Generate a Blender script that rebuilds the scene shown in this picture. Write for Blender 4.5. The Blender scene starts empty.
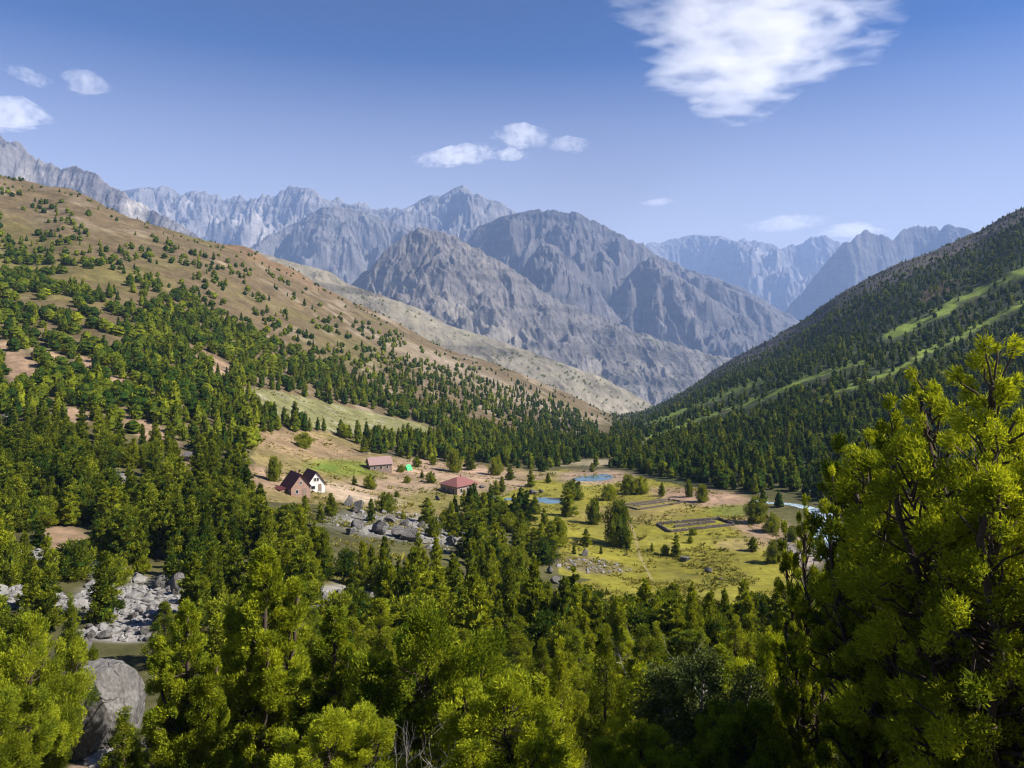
import bpy, math, random
import numpy as np
from mathutils import Vector

C = bpy.context.scene.collection
SC = bpy.context.scene
R = math.radians

# ------------------------------------------------------------------ camera, sky, sun, exposure
F = 740.0            # focal length in picture pixels
HY = 330.0           # picture row of the horizon
cam_d = bpy.data.cameras.new('camera')
cam = bpy.data.objects.new('camera', cam_d); C.objects.link(cam)
cam.location = (0, 0, 0); cam.rotation_euler = (R(90), 0, 0)
cam_d.sensor_width = 36; cam_d.lens = 36 * F / 1024
cam_d.shift_y = (HY - 384) / 1024
cam_d.clip_start = 0.3; cam_d.clip_end = 60000
SC.camera = cam

SUN_AZ, SUN_EL = 98.0, 42.0     # degrees; azimuth clockwise from the view direction
w = bpy.data.worlds.new('World'); SC.world = w; w.use_nodes = True
nt = w.node_tree; bgn = nt.nodes['Background']
sky = nt.nodes.new('ShaderNodeTexSky'); sky.sky_type = 'NISHITA'; sky.sun_disc = False
sky.sun_elevation = R(SUN_EL); sky.sun_rotation = R(SUN_AZ)
sky.altitude = 2500; sky.air_density = 1.0; sky.dust_density = 2.5; sky.ozone_density = 4.0
hs = nt.nodes.new('ShaderNodeHueSaturation'); hs.inputs['Saturation'].default_value = 1.2; hs.inputs['Value'].default_value = .42
gm = nt.nodes.new('ShaderNodeGamma'); gm.inputs[1].default_value = 1.6
nt.links.new(sky.outputs[0], gm.inputs[0]); nt.links.new(gm.outputs[0], hs.inputs['Color']); tcw = nt.nodes.new('ShaderNodeTexCoord'); sxy = nt.nodes.new('ShaderNodeSeparateXYZ'); nt.links.new(tcw.outputs['Generated'], sxy.inputs[0])
mrw = nt.nodes.new('ShaderNodeMapRange'); mrw.inputs[1].default_value = .345; mrw.inputs[2].default_value = .06; mrw.inputs[3].default_value = 0; mrw.inputs[4].default_value = 1; nt.links.new(sxy.outputs[2], mrw.inputs[0])
pww = nt.nodes.new('ShaderNodeMath'); pww.operation = 'POWER'; pww.inputs[1].default_value = 1.1; nt.links.new(mrw.outputs[0], pww.inputs[0])
mpw = nt.nodes.new('ShaderNodeMath'); mpw.operation = 'MULTIPLY'; mpw.inputs[1].default_value = .92; nt.links.new(pww.outputs[0], mpw.inputs[0])
mxw = nt.nodes.new('ShaderNodeMix'); mxw.data_type = 'RGBA'; mxw.inputs[7].default_value = (7.4, 6.6, 5.8, 1)     # paler towards the horizon
nt.links.new(mpw.outputs[0], mxw.inputs[0]); nt.links.new(hs.outputs[0], mxw.inputs[6]); nt.links.new(mxw.outputs[2], bgn.inputs[0]); bgn.inputs[1].default_value = 0.052
sd = bpy.data.lights.new('sun', 'SUN'); sd.energy = 5.0; sd.angle = R(0.5); sd.color = (1, 0.94, 0.84)
sun = bpy.data.objects.new('sun', sd); C.objects.link(sun)
sv = Vector((math.sin(R(SUN_AZ)) * math.cos(R(SUN_EL)), math.cos(R(SUN_AZ)) * math.cos(R(SUN_EL)), math.sin(R(SUN_EL))))
sun.rotation_euler = sv.to_track_quat('Z', 'Y').to_euler(); sun.location = (300, 0, 400)
SC.view_settings.view_transform = 'Standard'; SC.view_settings.look = 'None'
SC.view_settings.exposure = 1.1; SC.view_settings.gamma = 1
SC.render.engine = 'CYCLES'
cy = SC.cycles
cy.max_bounces = 6; cy.diffuse_bounces = 2; cy.glossy_bounces = 2; cy.transmission_bounces = 3
cy.volume_bounces = 4; cy.transparent_max_bounces = 8; cy.use_denoising = True
cy.sample_clamp_indirect = 4; cy.filter_width = 1.15

# ------------------------------------------------------------------ noise
def _h(ix, iy, s):
    n = (ix.astype(np.int64) * 374761393 + iy.astype(np.int64) * 668265263 + s * 974711) & 0xFFFFFFFF
    n = ((n ^ (n >> 13)) * 1274126177) & 0xFFFFFFFF
    return ((n ^ (n >> 16)) & 0xFFFF) / 65535.0 * 2 * np.pi
def pn(x, y, s=0):
    x = np.asarray(x, float); y = np.asarray(y, float)
    ix = np.floor(x); iy = np.floor(y); fx = x - ix; fy = y - iy
    u = fx * fx * fx * (fx * (fx * 6 - 15) + 10); v = fy * fy * fy * (fy * (fy * 6 - 15) + 10)
    def g(dx, dy):
        a = _h(ix + dx, iy + dy, s); return np.cos(a) * (fx - dx) + np.sin(a) * (fy - dy)
    a = g(0, 0) * (1 - u) + g(1, 0) * u; b = g(0, 1) * (1 - u) + g(1, 1) * u
    return (a * (1 - v) + b * v) * 1.4
def fbm(x, y, o=5, s=0, gain=0.5, lac=2.03):
    t = 0; a = 1; n = 0
    for k in range(o):
        t = t + a * pn(x, y, s + k * 17); n += a; x = x * lac; y = y * lac; a *= gain
    return t / n
def ridged(x, y, o=5, s=0, gain=0.52, lac=2.1):
    t = 0; a = 1; n = 0; w8 = 1
    for k in range(o):
        r = (1 - np.abs(pn(x, y, s + k * 13))) ** 2
        t = t + a * r * w8; n += a; w8 = np.clip(r * 1.6, 0, 1); x = x * lac; y = y * lac; a *= gain
    return t / n
def sstep(a, b, x):
    t = np.clip((x - a) / (b - a), 0, 1); return t * t * (3 - 2 * t)

# ------------------------------------------------------------------ the lie of the land
NEAR = [(1.0, -2.0), (5, -3.8), (10, -7), (20, -13.5), (30, -19.2), (40, -24)]
COLS = {   # column of the view -> (row, distance) knots
    -500: [(650, 60), (520, 100), (400, 160), (290, 260), (190, 400), (60, 640)],
    0: [(690, 55), (600, 72), (520, 105), (440, 160), (360, 240), (270, 400), (176, 700)],
    120: [(690, 56), (610, 75), (520, 110), (440, 170), (360, 260), (290, 390), (240, 530), (213, 700)],
    240: [(690, 56), (620, 70), (540, 105), (480, 155), (420, 220), (385, 275), (330, 420), (280, 600), (250, 850)],
    360: [(600, 85), (520, 150), (485, 205), (455, 260), (420, 330), (370, 480), (330, 700), (304, 950)],
    480: [(600, 95), (540, 150), (500, 205), (480, 240), (450, 330), (430, 420), (400, 600), (358, 1000)],
    560: [(600, 108), (540, 150), (500, 205), (475, 265), (450, 370), (430, 580), (390, 1100)],
    610: [(580, 134), (525, 178), (500, 210), (475, 265), (450, 385), (432, 650), (418, 1150)],
    640: [(580, 136), (525, 178), (490, 225), (465, 290), (440, 420), (425, 650), (415, 1300)],
    720: [(580, 136), (540, 160), (500, 205), (485, 225), (460, 290), (430, 400), (400, 600), (368, 1250)],
    840: [(600, 120), (535, 170), (520, 180), (480, 230), (430, 320), (380, 440), (340, 650), (297, 1150)],
    960: [(600, 110), (520, 165), (480, 215), (430, 290), (370, 420), (310, 600), (242, 1000)],
    1024: [(600, 105), (560, 118), (480, 190), (400, 320), (330, 480), (270, 680), (208, 950)],
    1500: [(560, 105), (460, 150), (370, 230), (270, 360), (170, 560), (40, 850)],
}
SIL = [(-500, 60), (-150, 140), (0, 177), (34, 190), (79, 194), (102, 206), (137, 218), (164, 226), (205, 240), (254, 255), (307, 276),
       (350, 300), (383, 315), (411, 331), (448, 351), (485, 360), (523, 375), (560, 390), (597, 408), (610, 417), (640, 416), (659, 407),
       (697, 384), (734, 360), (772, 342), (810, 320), (829, 303), (867, 282), (904, 265), (942, 250), (980, 235), (1024, 208), (1500, 40)]
DG = np.exp(np.linspace(math.log(1.0), math.log(2600), 420))
_px = sorted(COLS)
_tab = []
for p in _px:
    kn = list(NEAR) + [(d, -(y - HY) / F * d) for y, d in COLS[p]]
    d1, z1 = kn[-1]; kn += [(d1 * 1.12, z1 - d1 * 0.03), (d1 * 1.5, z1 - d1 * 0.22), (3000, min(z1 - 700, -700))]
    _tab.append(np.interp(DG, [k[0] for k in kn], [k[1] for k in kn]))
PXG = np.arange(-500, 1501, 8.0)
_tab = np.array(_tab)
TAB = np.stack([np.interp(PXG, _px, _tab[:, k]) for k in range(len(DG))], 1)
def _blur(a, sig, ax):
    n = int(3 * sig) + 1; k = np.exp(-0.5 * (np.arange(-n, n + 1) / sig) ** 2); k /= k.sum()
    pad = [(0, 0), (0, 0)]; pad[ax] = (n, n); b = np.pad(a, pad, mode='edge')
    return np.apply_along_axis(lambda v: np.convolve(v, k, 'valid'), ax, b)
TAB = _blur(_blur(TAB, 5.0, 0), 3.0, 1)
_rows = HY - F * TAB / DG
for i, p in enumerate(PXG):     # bring each crest to its height
    far = DG > 250
    want = np.interp(p, [s[0] for s in SIL], [s[1] for s in SIL])
    for _ in range(3):
        rr = HY - F * TAB[i] / DG; k = np.where(far, rr, 1e9).argmin()
        TAB[i] += -(want - rr[k]) / F * DG * sstep(DG[k] * 0.35, DG[k] * 0.95, DG)
TAB = _blur(TAB, 1.2, 0)

MEADOW = None
def table_z(x, y):
    yy = np.maximum(y, 1.0); px = np.clip(512 + F * x / np.maximum(yy, 3.0), PXG[0], PXG[-1] - .01)
    a = (px - PXG[0]) / 8.0; i = np.minimum(a.astype(int), len(PXG) - 2); fa = a - i
    b = np.log(yy / DG[0]) / math.log(DG[1] / DG[0]); b = np.clip(b, 0, len(DG) - 1.01); j = b.astype(int); fb = b - j
    z = (TAB[i, j] * (1 - fa) + TAB[i + 1, j] * fa) * (1 - fb) + (TAB[i, j + 1] * (1 - fa) + TAB[i + 1, j + 1] * fa) * fb
    return z, px
def ground(x, y):
    x = np.asarray(x, float); y = np.asarray(y, float)
    z, px = table_z(x, y)
    row = HY - F * z / np.maximum(y, 1)
    flat = np.exp(-(((x - 20) / 75) ** 4)) * sstep(120, 140, y) * (1 - sstep(290, 380, y))
    rough = 1 - 0.93 * flat
    amp = np.clip(y * 0.006, 0.1, 3.0) * rough
    z = z + amp * fbm(x / 28, y / 28, 5, 3) * (1 + 0.0 * x)
    side = sstep(60, 260, np.abs(x + 20)) * sstep(150, 350, y)
    z = z + side * (ridged((x + 0.35 * y) / 190, (y * 0.35 - x * 0.2) / 330, 4, 41) - 0.5) * np.clip(y * 0.02, 0, 14)
    return z
def at(px, py, lo=20.0, hi=1500.0):
    """the first point of the ground seen at column px, row py"""
    d = np.exp(np.linspace(math.log(lo), math.log(hi), 430)); x = (px - 512) / F * d
    g = ground(x, d) + (py - HY) / F * d
    hit = np.nonzero(g >= 0)[0]; k = max(1, hit[0] if len(hit) else len(d) - 1)
    f = min(1, max(0, -g[k - 1] / (g[k] - g[k - 1] + 1e-9))); dd = d[k - 1] + (d[k] - d[k - 1]) * f; xx = (px - 512) / F * dd
    return float(xx), float(dd), float(ground(np.array([xx]), np.array([dd]))[0])

# ------------------------------------------------------------------ materials
def mat(name, col, rough=0.9, var=0.0, scale=5.0, bump=0.0, spec=0.2, attr=None, scale2=None, coord='Object'):
    m = bpy.data.materials.new(name); m.use_nodes = True; n = m.node_tree.nodes; l = m.node_tree.links
    b = n['Principled BSDF']; b.inputs['Roughness'].default_value = rough; b.inputs['Specular IOR Level'].default_value = spec
    tc = n.new('ShaderNodeTexCoord')
    src = None
    if attr:
        at_ = n.new('ShaderNodeAttribute'); at_.attribute_name = attr; src = at_.outputs['Color']
    nz = n.new('ShaderNodeTexNoise'); nz.inputs['Scale'].default_value = scale; nz.inputs['Detail'].default_value = 8; nz.inputs['Roughness'].default_value = .65
    l.new(tc.outputs[coord], nz.inputs['Vector'])
    if var:
        mp = n.new('ShaderNodeMapRange'); mp.inputs[1].default_value = .25; mp.inputs[2].default_value = .75
        mp.inputs[3].default_value = 1 - var; mp.inputs[4].default_value = 1 + var; l.new(nz.outputs[0], mp.inputs[0])
        fac = mp.outputs[0]
        if scale2:
            n2 = n.new('ShaderNodeTexNoise'); n2.inputs['Scale'].default_value = scale2; n2.inputs['Detail'].default_value = 6; n2.inputs['Roughness'].default_value = .7
            l.new(tc.outputs[coord], n2.inputs['Vector'])
            m2 = n.new('ShaderNodeMapRange'); m2.inputs[1].default_value = .3; m2.inputs[2].default_value = .7
            m2.inputs[3].default_value = 1 - var; m2.inputs[4].default_value = 1 + var; l.new(n2.outputs[0], m2.inputs[0])
            mm = n.new('ShaderNodeMath'); mm.operation = 'MULTIPLY'; l.new(fac, mm.inputs[0]); l.new(m2.outputs[0], mm.inputs[1]); fac = mm.outputs[0]
        vm = n.new('ShaderNodeVectorMath'); vm.operation = 'SCALE'
        if src is not None: l.new(src, vm.inputs[0])
        else: vm.inputs[0].default_value = col[:3]
        l.new(fac, vm.inputs['Scale']); l.new(vm.outputs[0], b.inputs['Base Color'])
    elif src is not None: l.new(src, b.inputs['Base Color'])
    else: b.inputs['Base Color'].default_value = (*col[:3], 1)
    if bump:
        bp = n.new('ShaderNodeBump'); bp.inputs['Strength'].default_value = 0.7; bp.inputs['Distance'].default_value = bump
        l.new(nz.outputs[0], bp.inputs['Height']); l.new(bp.outputs[0], b.inputs['Normal'])
    return m
def leaf_mat(name, dark, light, trans=0.3):
    m = bpy.data.materials.new(name); m.use_nodes = True; n = m.node_tree.nodes; l = m.node_tree.links; n.clear()
    out = n.new('ShaderNodeOutputMaterial'); df = n.new('ShaderNodeBsdfDiffuse'); tr = n.new('ShaderNodeBsdfTranslucent'); mx = n.new('ShaderNodeMixShader')
    a = n.new('ShaderNodeAttribute'); a.attribute_name = 'tint'
    oi = n.new('ShaderNodeObjectInfo'); ad = n.new('ShaderNodeMath'); ad.operation = 'MULTIPLY_ADD'; ad.inputs[1].default_value = 0.36; ad.inputs[2].default_value = -0.18
    l.new(oi.outputs['Random'], ad.inputs[0])
    sm = n.new('ShaderNodeMath'); sm.operation = 'ADD'; sm.use_clamp = True; l.new(a.outputs['Fac'], sm.inputs[0]); l.new(ad.outputs[0], sm.inputs[1])
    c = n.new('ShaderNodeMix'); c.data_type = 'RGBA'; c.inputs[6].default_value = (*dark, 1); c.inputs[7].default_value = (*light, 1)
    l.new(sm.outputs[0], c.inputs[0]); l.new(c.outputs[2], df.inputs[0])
    g = n.new('ShaderNodeMix'); g.data_type = 'RGBA'; g.blend_type = 'MULTIPLY'; g.inputs[0].default_value = 1; g.inputs[7].default_value = (1.25, 1.15, .5, 1)
    l.new(c.outputs[2], g.inputs[6]); l.new(g.outputs[2], tr.inputs[0])
    mx.inputs[0].default_value = trans; l.new(df.outputs[0], mx.inputs[1]); l.new(tr.outputs[0], mx.inputs[2]); l.new(mx.outputs[0], out.inputs[0])
    return m
M_ground = mat('earth and grass', (0, 0, 0), .95, .36, .45, .4, .1, 'Col', 0.07)
M_rockface = mat('mountain rock', (0, 0, 0), .95, .3, .009, 30.0, .1, 'Col', 0.035)
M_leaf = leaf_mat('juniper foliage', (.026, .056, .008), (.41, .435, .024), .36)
M_leaf_bright = leaf_mat('sun-painted juniper foliage', (.042, .085, .010), (.50, .54, .030), .44)  # brighter copy of the juniper foliage, sunlight painted into its colour
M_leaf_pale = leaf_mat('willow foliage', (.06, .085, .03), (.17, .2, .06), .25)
M_bark = mat('bark', (.07, .05, .038), .95, .4, 9, .02)
M_dead = mat('weathered wood', (.33, .30, .27), .9, .3, 12, .01)
M_stone = mat('granite', (.12, .112, .104), .92, .5, 1.3, .16, .2, None, 15.0)
def crack(m):
    n = m.node_tree.nodes; l = m.node_tree.links; tc = n.new('ShaderNodeTexCoord'); w_ = n.new('ShaderNodeTexNoise'); w_.inputs['Scale'].default_value = 1.5; mx = n.new('ShaderNodeVectorMath'); mx.operation = 'MULTIPLY_ADD'; mx.inputs[1].default_value = (.9, .9, .9)
    l.new(tc.outputs['Object'], w_.inputs[0]); l.new(w_.outputs['Color'], mx.inputs[0]); l.new(tc.outputs['Object'], mx.inputs[2]); v = n.new('ShaderNodeTexVoronoi'); v.feature = 'DISTANCE_TO_EDGE'; v.inputs['Scale'].default_value = 1.4; l.new(mx.outputs[0], v.inputs['Vector'])
    r = n.new('ShaderNodeMapRange'); r.inputs[2].default_value = .05; l.new(v.outputs['Distance'], r.inputs[0]); b = n.new('ShaderNodeBump'); b.inputs['Distance'].default_value = .12; b.inputs['Strength'].default_value = .8
    p = n['Principled BSDF']; old = p.inputs['Normal'].links[0].from_socket; l.new(r.outputs[0], b.inputs['Height']); l.new(old, b.inputs['Normal']); l.new(b.outputs[0], p.inputs['Normal'])
crack(M_stone)
M_scree = mat('scree stone', (.20, .19, .18), .92, .35, 1.7, .05, .2, None, 9.0)

# ------------------------------------------------------------------ mesh helpers
def link(name, me, parent=None, loc=None):
    o = bpy.data.objects.new(name, me); C.objects.link(o)
    if parent: o.parent = parent
    if loc is not None: o.location = loc
    return o
def np_mesh(name, V, Q, mats, midx=None, smooth=False, tint=None, col=None, k=4):
    me = bpy.data.meshes.new(name); V = np.asarray(V, np.float32); Q = np.asarray(Q, np.int32)
    me.vertices.add(len(V)); me.vertices.foreach_set('co', V.ravel())
    me.loops.add(Q.size); me.loops.foreach_set('vertex_index', Q.ravel())
    me.polygons.add(len(Q)); me.polygons.foreach_set('loop_start', np.arange(0, Q.size, k, dtype=np.int32))
    if midx is not None: me.polygons.foreach_set('material_index', np.asarray(midx, np.int32))
    me.polygons.foreach_set('use_smooth', np.full(len(Q), smooth))
    for m in mats: me.materials.append(m)
    if tint is not None:
        a = me.attributes.new('tint', 'FLOAT', 'POINT'); a.data.foreach_set('value', np.asarray(tint, np.float32))
    if col is not None:
        a = me.attributes.new('Col', 'FLOAT_COLOR', 'POINT'); c4 = np.ones((len(V), 4), np.float32); c4[:, :3] = col; a.data.foreach_set('color', c4.ravel())
    me.update(calc_edges=True)
    return me
def grid_faces(nr, nc):
    i = np.arange(nr * nc).reshape(nr, nc)
    return np.stack([i[:-1, :-1], i[:-1, 1:], i[1:, 1:], i[1:, :-1]], -1).reshape(-1, 4)
class MB:
    """collects boxes, bars and tubes into one mesh"""
    def __init__(s): s.v = []; s.f = []
    def poly(s, pts, faces):
        b = len(s.v); s.v += [tuple(p) for p in pts]; s.f += [tuple(b + i for i in f) for f in faces]
    def box(s, c, d, rz=0):
        x, y, z = d[0] / 2, d[1] / 2, d[2] / 2; ca, sa = math.cos(rz), math.sin(rz)
        P = [(c[0] + a * x * ca - b * y * sa, c[1] + a * x * sa + b * y * ca, c[2] + e * z) for e in (-1, 1) for a, b in ((-1, -1), (1, -1), (1, 1), (-1, 1))]
        s.poly(P, [(3, 2, 1, 0), (4, 5, 6, 7), (0, 1, 5, 4), (1, 2, 6, 5), (2, 3, 7, 6), (3, 0, 4, 7)])
    def tube(s, pts, rad, n=5):
        b = len(s.v); m = len(pts)
        for i, p in enumerate(pts):
            p = Vector(p); t = (Vector(pts[min(i + 1, m - 1)]) - Vector(pts[max(i - 1, 0)])).normalized()
            u = t.orthogonal().normalized(); v = t.cross(u)
            for k in range(n):
                a = 2 * math.pi * k / n; s.v.append(tuple(p + (u * math.cos(a) + v * math.sin(a)) * rad[i]))
        for i in range(m - 1):
            for k in range(n):
                s.f.append((b + i * n + k, b + i * n + (k + 1) % n, b + (i + 1) * n + (k + 1) % n, b + (i + 1) * n + k))
        s.f.append(tuple(b + k for k in range(n))[::-1]); s.f.append(tuple(b + (m - 1) * n + k for k in range(n)))
    def mesh(s, name, m, smooth=False):
        me = bpy.data.meshes.new(name); me.from_pydata(s.v, [], s.f); me.materials.append(m)
        if smooth: me.polygons.foreach_set('use_smooth', [True] * len(me.polygons))
        me.update(); return me
    def build(s, name, m, parent=None, loc=None, smooth=False): return link(name, s.mesh(name, m, smooth), parent, loc)
def tag(o, label=None, cat=None, group=None, kind=None):
    for k, v in (('label', label), ('category', cat), ('group', group), ('kind', kind)):
        if v: o[k] = v
    return o
def empty(name, loc, rz=0.0):
    o = bpy.data.objects.new(name, None); C.objects.link(o); o.location = loc; o.rotation_euler = (0, 0, rz); o.empty_display_size = 1; return o

# ------------------------------------------------------------------ ground cover layout (albedo of what grows or lies where)
def inpoly(px, py, poly):
    r = np.zeros(px.shape, bool); n = len(poly)
    for i in range(n):
        x1, y1 = poly[i]; x2, y2 = poly[(i + 1) % n]
        if y1 == y2: continue
        r ^= ((y1 > py) != (y2 > py)) & (px < (x2 - x1) * (py - y1) / (y2 - y1) + x1)
    return r
def ell(px, py, cx, cy, rx, ry, ang=0, soft=.35):
    c, s = math.cos(R(ang)), math.sin(R(ang)); dx = px - cx; dy = py - cy
    q = np.sqrt(((dx * c + dy * s) / rx) ** 2 + ((-dx * s + dy * c) / ry) ** 2)
    return 1 - sstep(1 - soft, 1 + soft, q)
def line(px, py, pts, wid, soft=.5):
    best = np.full(px.shape, 1e9)
    for (x1, y1), (x2, y2) in zip(pts[:-1], pts[1:]):
        L = (x2 - x1) ** 2 + (y2 - y1) ** 2
        t = np.clip(((px - x1) * (x2 - x1) + (py - y1) * (y2 - y1)) / L, 0, 1)
        best = np.minimum(best, np.hypot(px - x1 - t * (x2 - x1), (py - y1 - t * (y2 - y1)) * 1.6))
    return 1 - sstep(wid * (1 - soft), wid * (1 + soft), best)
STRIPES = [([(1040, 262), (985, 288), (940, 312), (890, 335)], 8), ([(860, 362), (800, 380), (760, 398), (700, 418), (640, 440)], 5),
           ([(935, 345), (900, 368), (855, 385), (820, 398)], 5), ([(760, 380), (700, 404), (650, 422)], 5), ([(1030, 300), (980, 325), (930, 352)], 4)]
SOIL_GAPS = [(150, 432, 30, 9, 25), (110, 378, 50, 7, 32), (25, 372, 22, 14, 30), (65, 540, 26, 14, 10), (185, 462, 16, 9, 20), (55, 360, 26, 6, 30), (75, 415, 16, 7, 10), (265, 478, 30, 10, 20), (215, 366, 22, 8, 30), (10, 350, 14, 8, 20)]
SCREE = [(130, 608, 52, 22, 8), (30, 600, 45, 10, 5), (75, 565, 70, 9, 12), (185, 592, 30, 14, 10), (120, 485, 25, 10, 35), (125, 634, 50, 7, 0)]
MEADOW_POLY = [(500, 497), (560, 470), (600, 472), (640, 478), (700, 488), (750, 500), (800, 540), (810, 560), (760, 578), (730, 588), (640, 585), (560, 575), (560, 545), (520, 530)]
HOMESTEAD_POLY = [(255, 432), (330, 432), (372, 452), (420, 462), (470, 462), (545, 472), (560, 482), (520, 505), (470, 520), (400, 520), (330, 505), (250, 500)]
BENCH_POLY = [(232, 385), (262, 388), (340, 405), (420, 424), (440, 436), (380, 440), (330, 432), (262, 412)]
def cover(px, py, x, y):
    """albedo at ground points"""
    n1 = fbm(x / 40, y / 40, 5, 7); n2 = fbm(x / 9, y / 9, 4, 9); n3 = fbm(x / 150, y / 150, 4, 15)
    wx = px + 7 * n2 + 5 * n1; wy = py + 3 * n2 + 3 * n1
    c = lambda r, g, b: np.array([r, g, b])
    brown, olive, lush, pale, floor_, rock = c(.17, .125, .066), c(.15, .135, .045), c(.14, .175, .028), c(.34, .275, .20), c(.085, .082, .032), c(.32, .30, .28)
    col = np.broadcast_to(floor_, px.shape + (3,)).copy()
    def lay(m, k):
        nonlocal col; col = col * (1 - m[..., None]) + k * m[..., None]
    lay(sstep(-.2, .4, n1) * .5, olive)
    # the left flank: brown dry slope with pale soil
    left = (1 - sstep(590, 640, px)) * sstep(150, 200, y) * (1 - sstep(430, 470, wy + 0 * px))
    lay(left, brown * .9); lay(left * sstep(.05, .4, n3 + .3 * n1) * .55, olive); lay(left * sstep(.15, .5, n1 - .4 * n3) * .5, pale)
    lay(left * ell(px, py, 70, 270, 110, 40, 15) * .7 * sstep(-.3, .3, n1), c(.17, .15, .04))
    lay(left * ell(px, py, 30, 240, 60, 14, 25) * .7, c(.14, .115, .04))
    lay(left * ell(px, py, 270, 255, 130, 12, 25) * .5, c(.26, .155, .085))
    lay(left * sstep(.1, .35, fbm((px + py * .5) / 60, (py - px * .5) / 12, 4, 31)) * sstep(250, 330, px) * .6, pale)
    lay(left * ell(px, py, 480, 380, 110, 10, 22) * .5, pale)
    # right flank: green soil, darkened to paint in the slope's shade
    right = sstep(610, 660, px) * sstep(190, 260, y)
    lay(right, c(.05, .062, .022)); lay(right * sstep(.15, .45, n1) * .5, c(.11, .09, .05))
    for pts, wd in STRIPES: lay(right * line(wx, wy, pts, wd * .8) * sstep(-.6, -.25, n2 + .5 * n1) * .95, c(.20, .265, .04))
    lay(right * ell(wx, wy, 940, 290, 20, 6, -25) * .8, c(.24, .16, .10)); lay(right * line(wx, wy, [(1040, 340), (960, 365), (880, 405), (830, 430)], 3) * .7, c(.26, .21, .15))
    crest = ell(wx, wy, 940, 252, 150, 10, -24) + ell(wx, wy, 780, 340, 100, 8, -25)
    lay(right * np.clip(crest, 0, 1) * sstep(500, 700, y) * .8, c(.20, .17, .15))
    # bench, homestead and meadow
    lay(inpoly(wx, wy, BENCH_POLY) * .95, c(.22, .215, .09)); lay(inpoly(wx, wy, BENCH_POLY) * sstep(.1, .4, n2) * .6, c(.3, .27, .2))
    lay(inpoly(wx, wy, HOMESTEAD_POLY) * 1.0, c(.23, .18, .075)); lay(ell(wx, wy, 445, 472, 75, 11, 4), c(.36, .25, .17)); lay(ell(wx, wy, 420, 487, 65, 8, 2), c(.36, .26, .17))
    lay(ell(wx, wy, 300, 445, 60, 12, 12), c(.30, .21, .12)); lay(ell(wx, wy, 345, 468, 40, 8, 3), c(.16, .185, .03)); lay(ell(wx, wy, 328, 468, 14, 3, 0), c(.13, .18, .03))
    lay(ell(wx, wy, 340, 489, 34, 6, 10), c(.40, .30, .21)); lay(ell(wx, wy, 372, 500, 40, 5, 4) * .9, c(.40, .31, .22)); lay(ell(wx, wy, 460, 500, 60, 12, 0) * .8, c(.21, .19, .05))
    lay(ell(wx, wy, 510, 485, 60, 9, -4) * .9, c(.33, .24, .15)); lay(ell(wx, wy, 505, 500, 55, 8, -8) * .8, c(.2, .19, .05))
    md = inpoly(wx, wy, MEADOW_POLY) | inpoly(wx, wy, [(600, 570), (800, 550), (800, 600), (760, 640), (620, 640), (560, 600)])
    lay(md * 1.0, c(.27, .245, .032)); lay(md * sstep(-.1, .4, n1) * .6, c(.20, .18, .033)); lay(md * ell(wx, wy, 690, 568, 75, 20, 0) * .75, c(.225, .205, .028)); lay(md * sstep(0, .35, n2) * .45, c(.16, .145, .04))
    lay(md * ell(wx, wy, 640, 512, 60, 12, -5) * .6, c(.29, .215, .09)); lay(ell(wx, wy, 705, 498, 55, 9, 8), c(.36, .24, .16)); lay(ell(wx, wy, 770, 532, 40, 14, 20), c(.36, .25, .16))
    lay(ell(wx, wy, 735, 511, 26, 6, 0) * .8, c(.16, .19, .025)); lay(ell(wx, wy, 745, 545, 28, 6, 0) * .7, c(.33, .25, .11)); lay(ell(wx, wy, 800, 552, 22, 12, 25), c(.36, .30, .24))
    lay(line(px + n2, py + n2, [(630, 522), (636, 540), (640, 556), (652, 580)], 1.3) * .5, c(.4, .31, .2)); lay(line(px, py, [(700, 540), (730, 537), (765, 538), (790, 545)], 1.2) * .6, c(.1, .1, .03))
    lay(ell(wx, wy, 595, 477, 40, 7, 0), c(.36, .26, .18)); lay(ell(wx, wy, 600, 462, 55, 3, -3) * .9, c(.33, .27, .17)); lay(ell(wx, wy, 590, 566, 34, 7, 5) * .8, c(.17, .135, .09))
    lay(ell(wx, wy, 620, 440, 30, 3, 0) * .9, c(.33, .29, .2))
    for a in SOIL_GAPS: lay(ell(wx, wy, *a), c(.33, .225, .145))
    for a in SCREE: lay(ell(wx, wy, *a), rock)
    lay(ell(wx, wy, 410, 528, 80, 13, 6) * .9, rock * .9); lay(line(wx, wy, [(80, 770), (150, 757), (200, 752)], 9), c(.30, .22, .16))
    lay(ell(wx, wy, 345, 598, 35, 12, 0) * .8, rock)
    return col * .72 * (1 + .30 * n2 + .16 * n1 + .22 * fbm(x / 3.1, y / 3.1, 3, 77))[..., None]

def build_ground():
    u = np.concatenate([np.linspace(-1.36, -.76, 70), np.linspace(-.755, .755, 860), np.linspace(.76, 1.36, 70)])
    dd = np.exp(np.linspace(math.log(9), math.log(1700), 1000)) - 8.0
    D, U = np.meshgrid(dd, u, indexing='ij'); X = U * (D + 7.0) ; Y = D
    near = sstep(10, 60, D); X = U * (D + 7 * (1 - near))
    Z = ground(X, Y); px = 512 + F * X / np.maximum(Y, 1); py = HY - F * Z / np.maximum(Y, 1)
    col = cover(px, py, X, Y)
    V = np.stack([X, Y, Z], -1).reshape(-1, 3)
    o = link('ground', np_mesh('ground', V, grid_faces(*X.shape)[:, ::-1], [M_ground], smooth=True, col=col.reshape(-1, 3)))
    tag(o, kind='structure')
build_ground()

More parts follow.
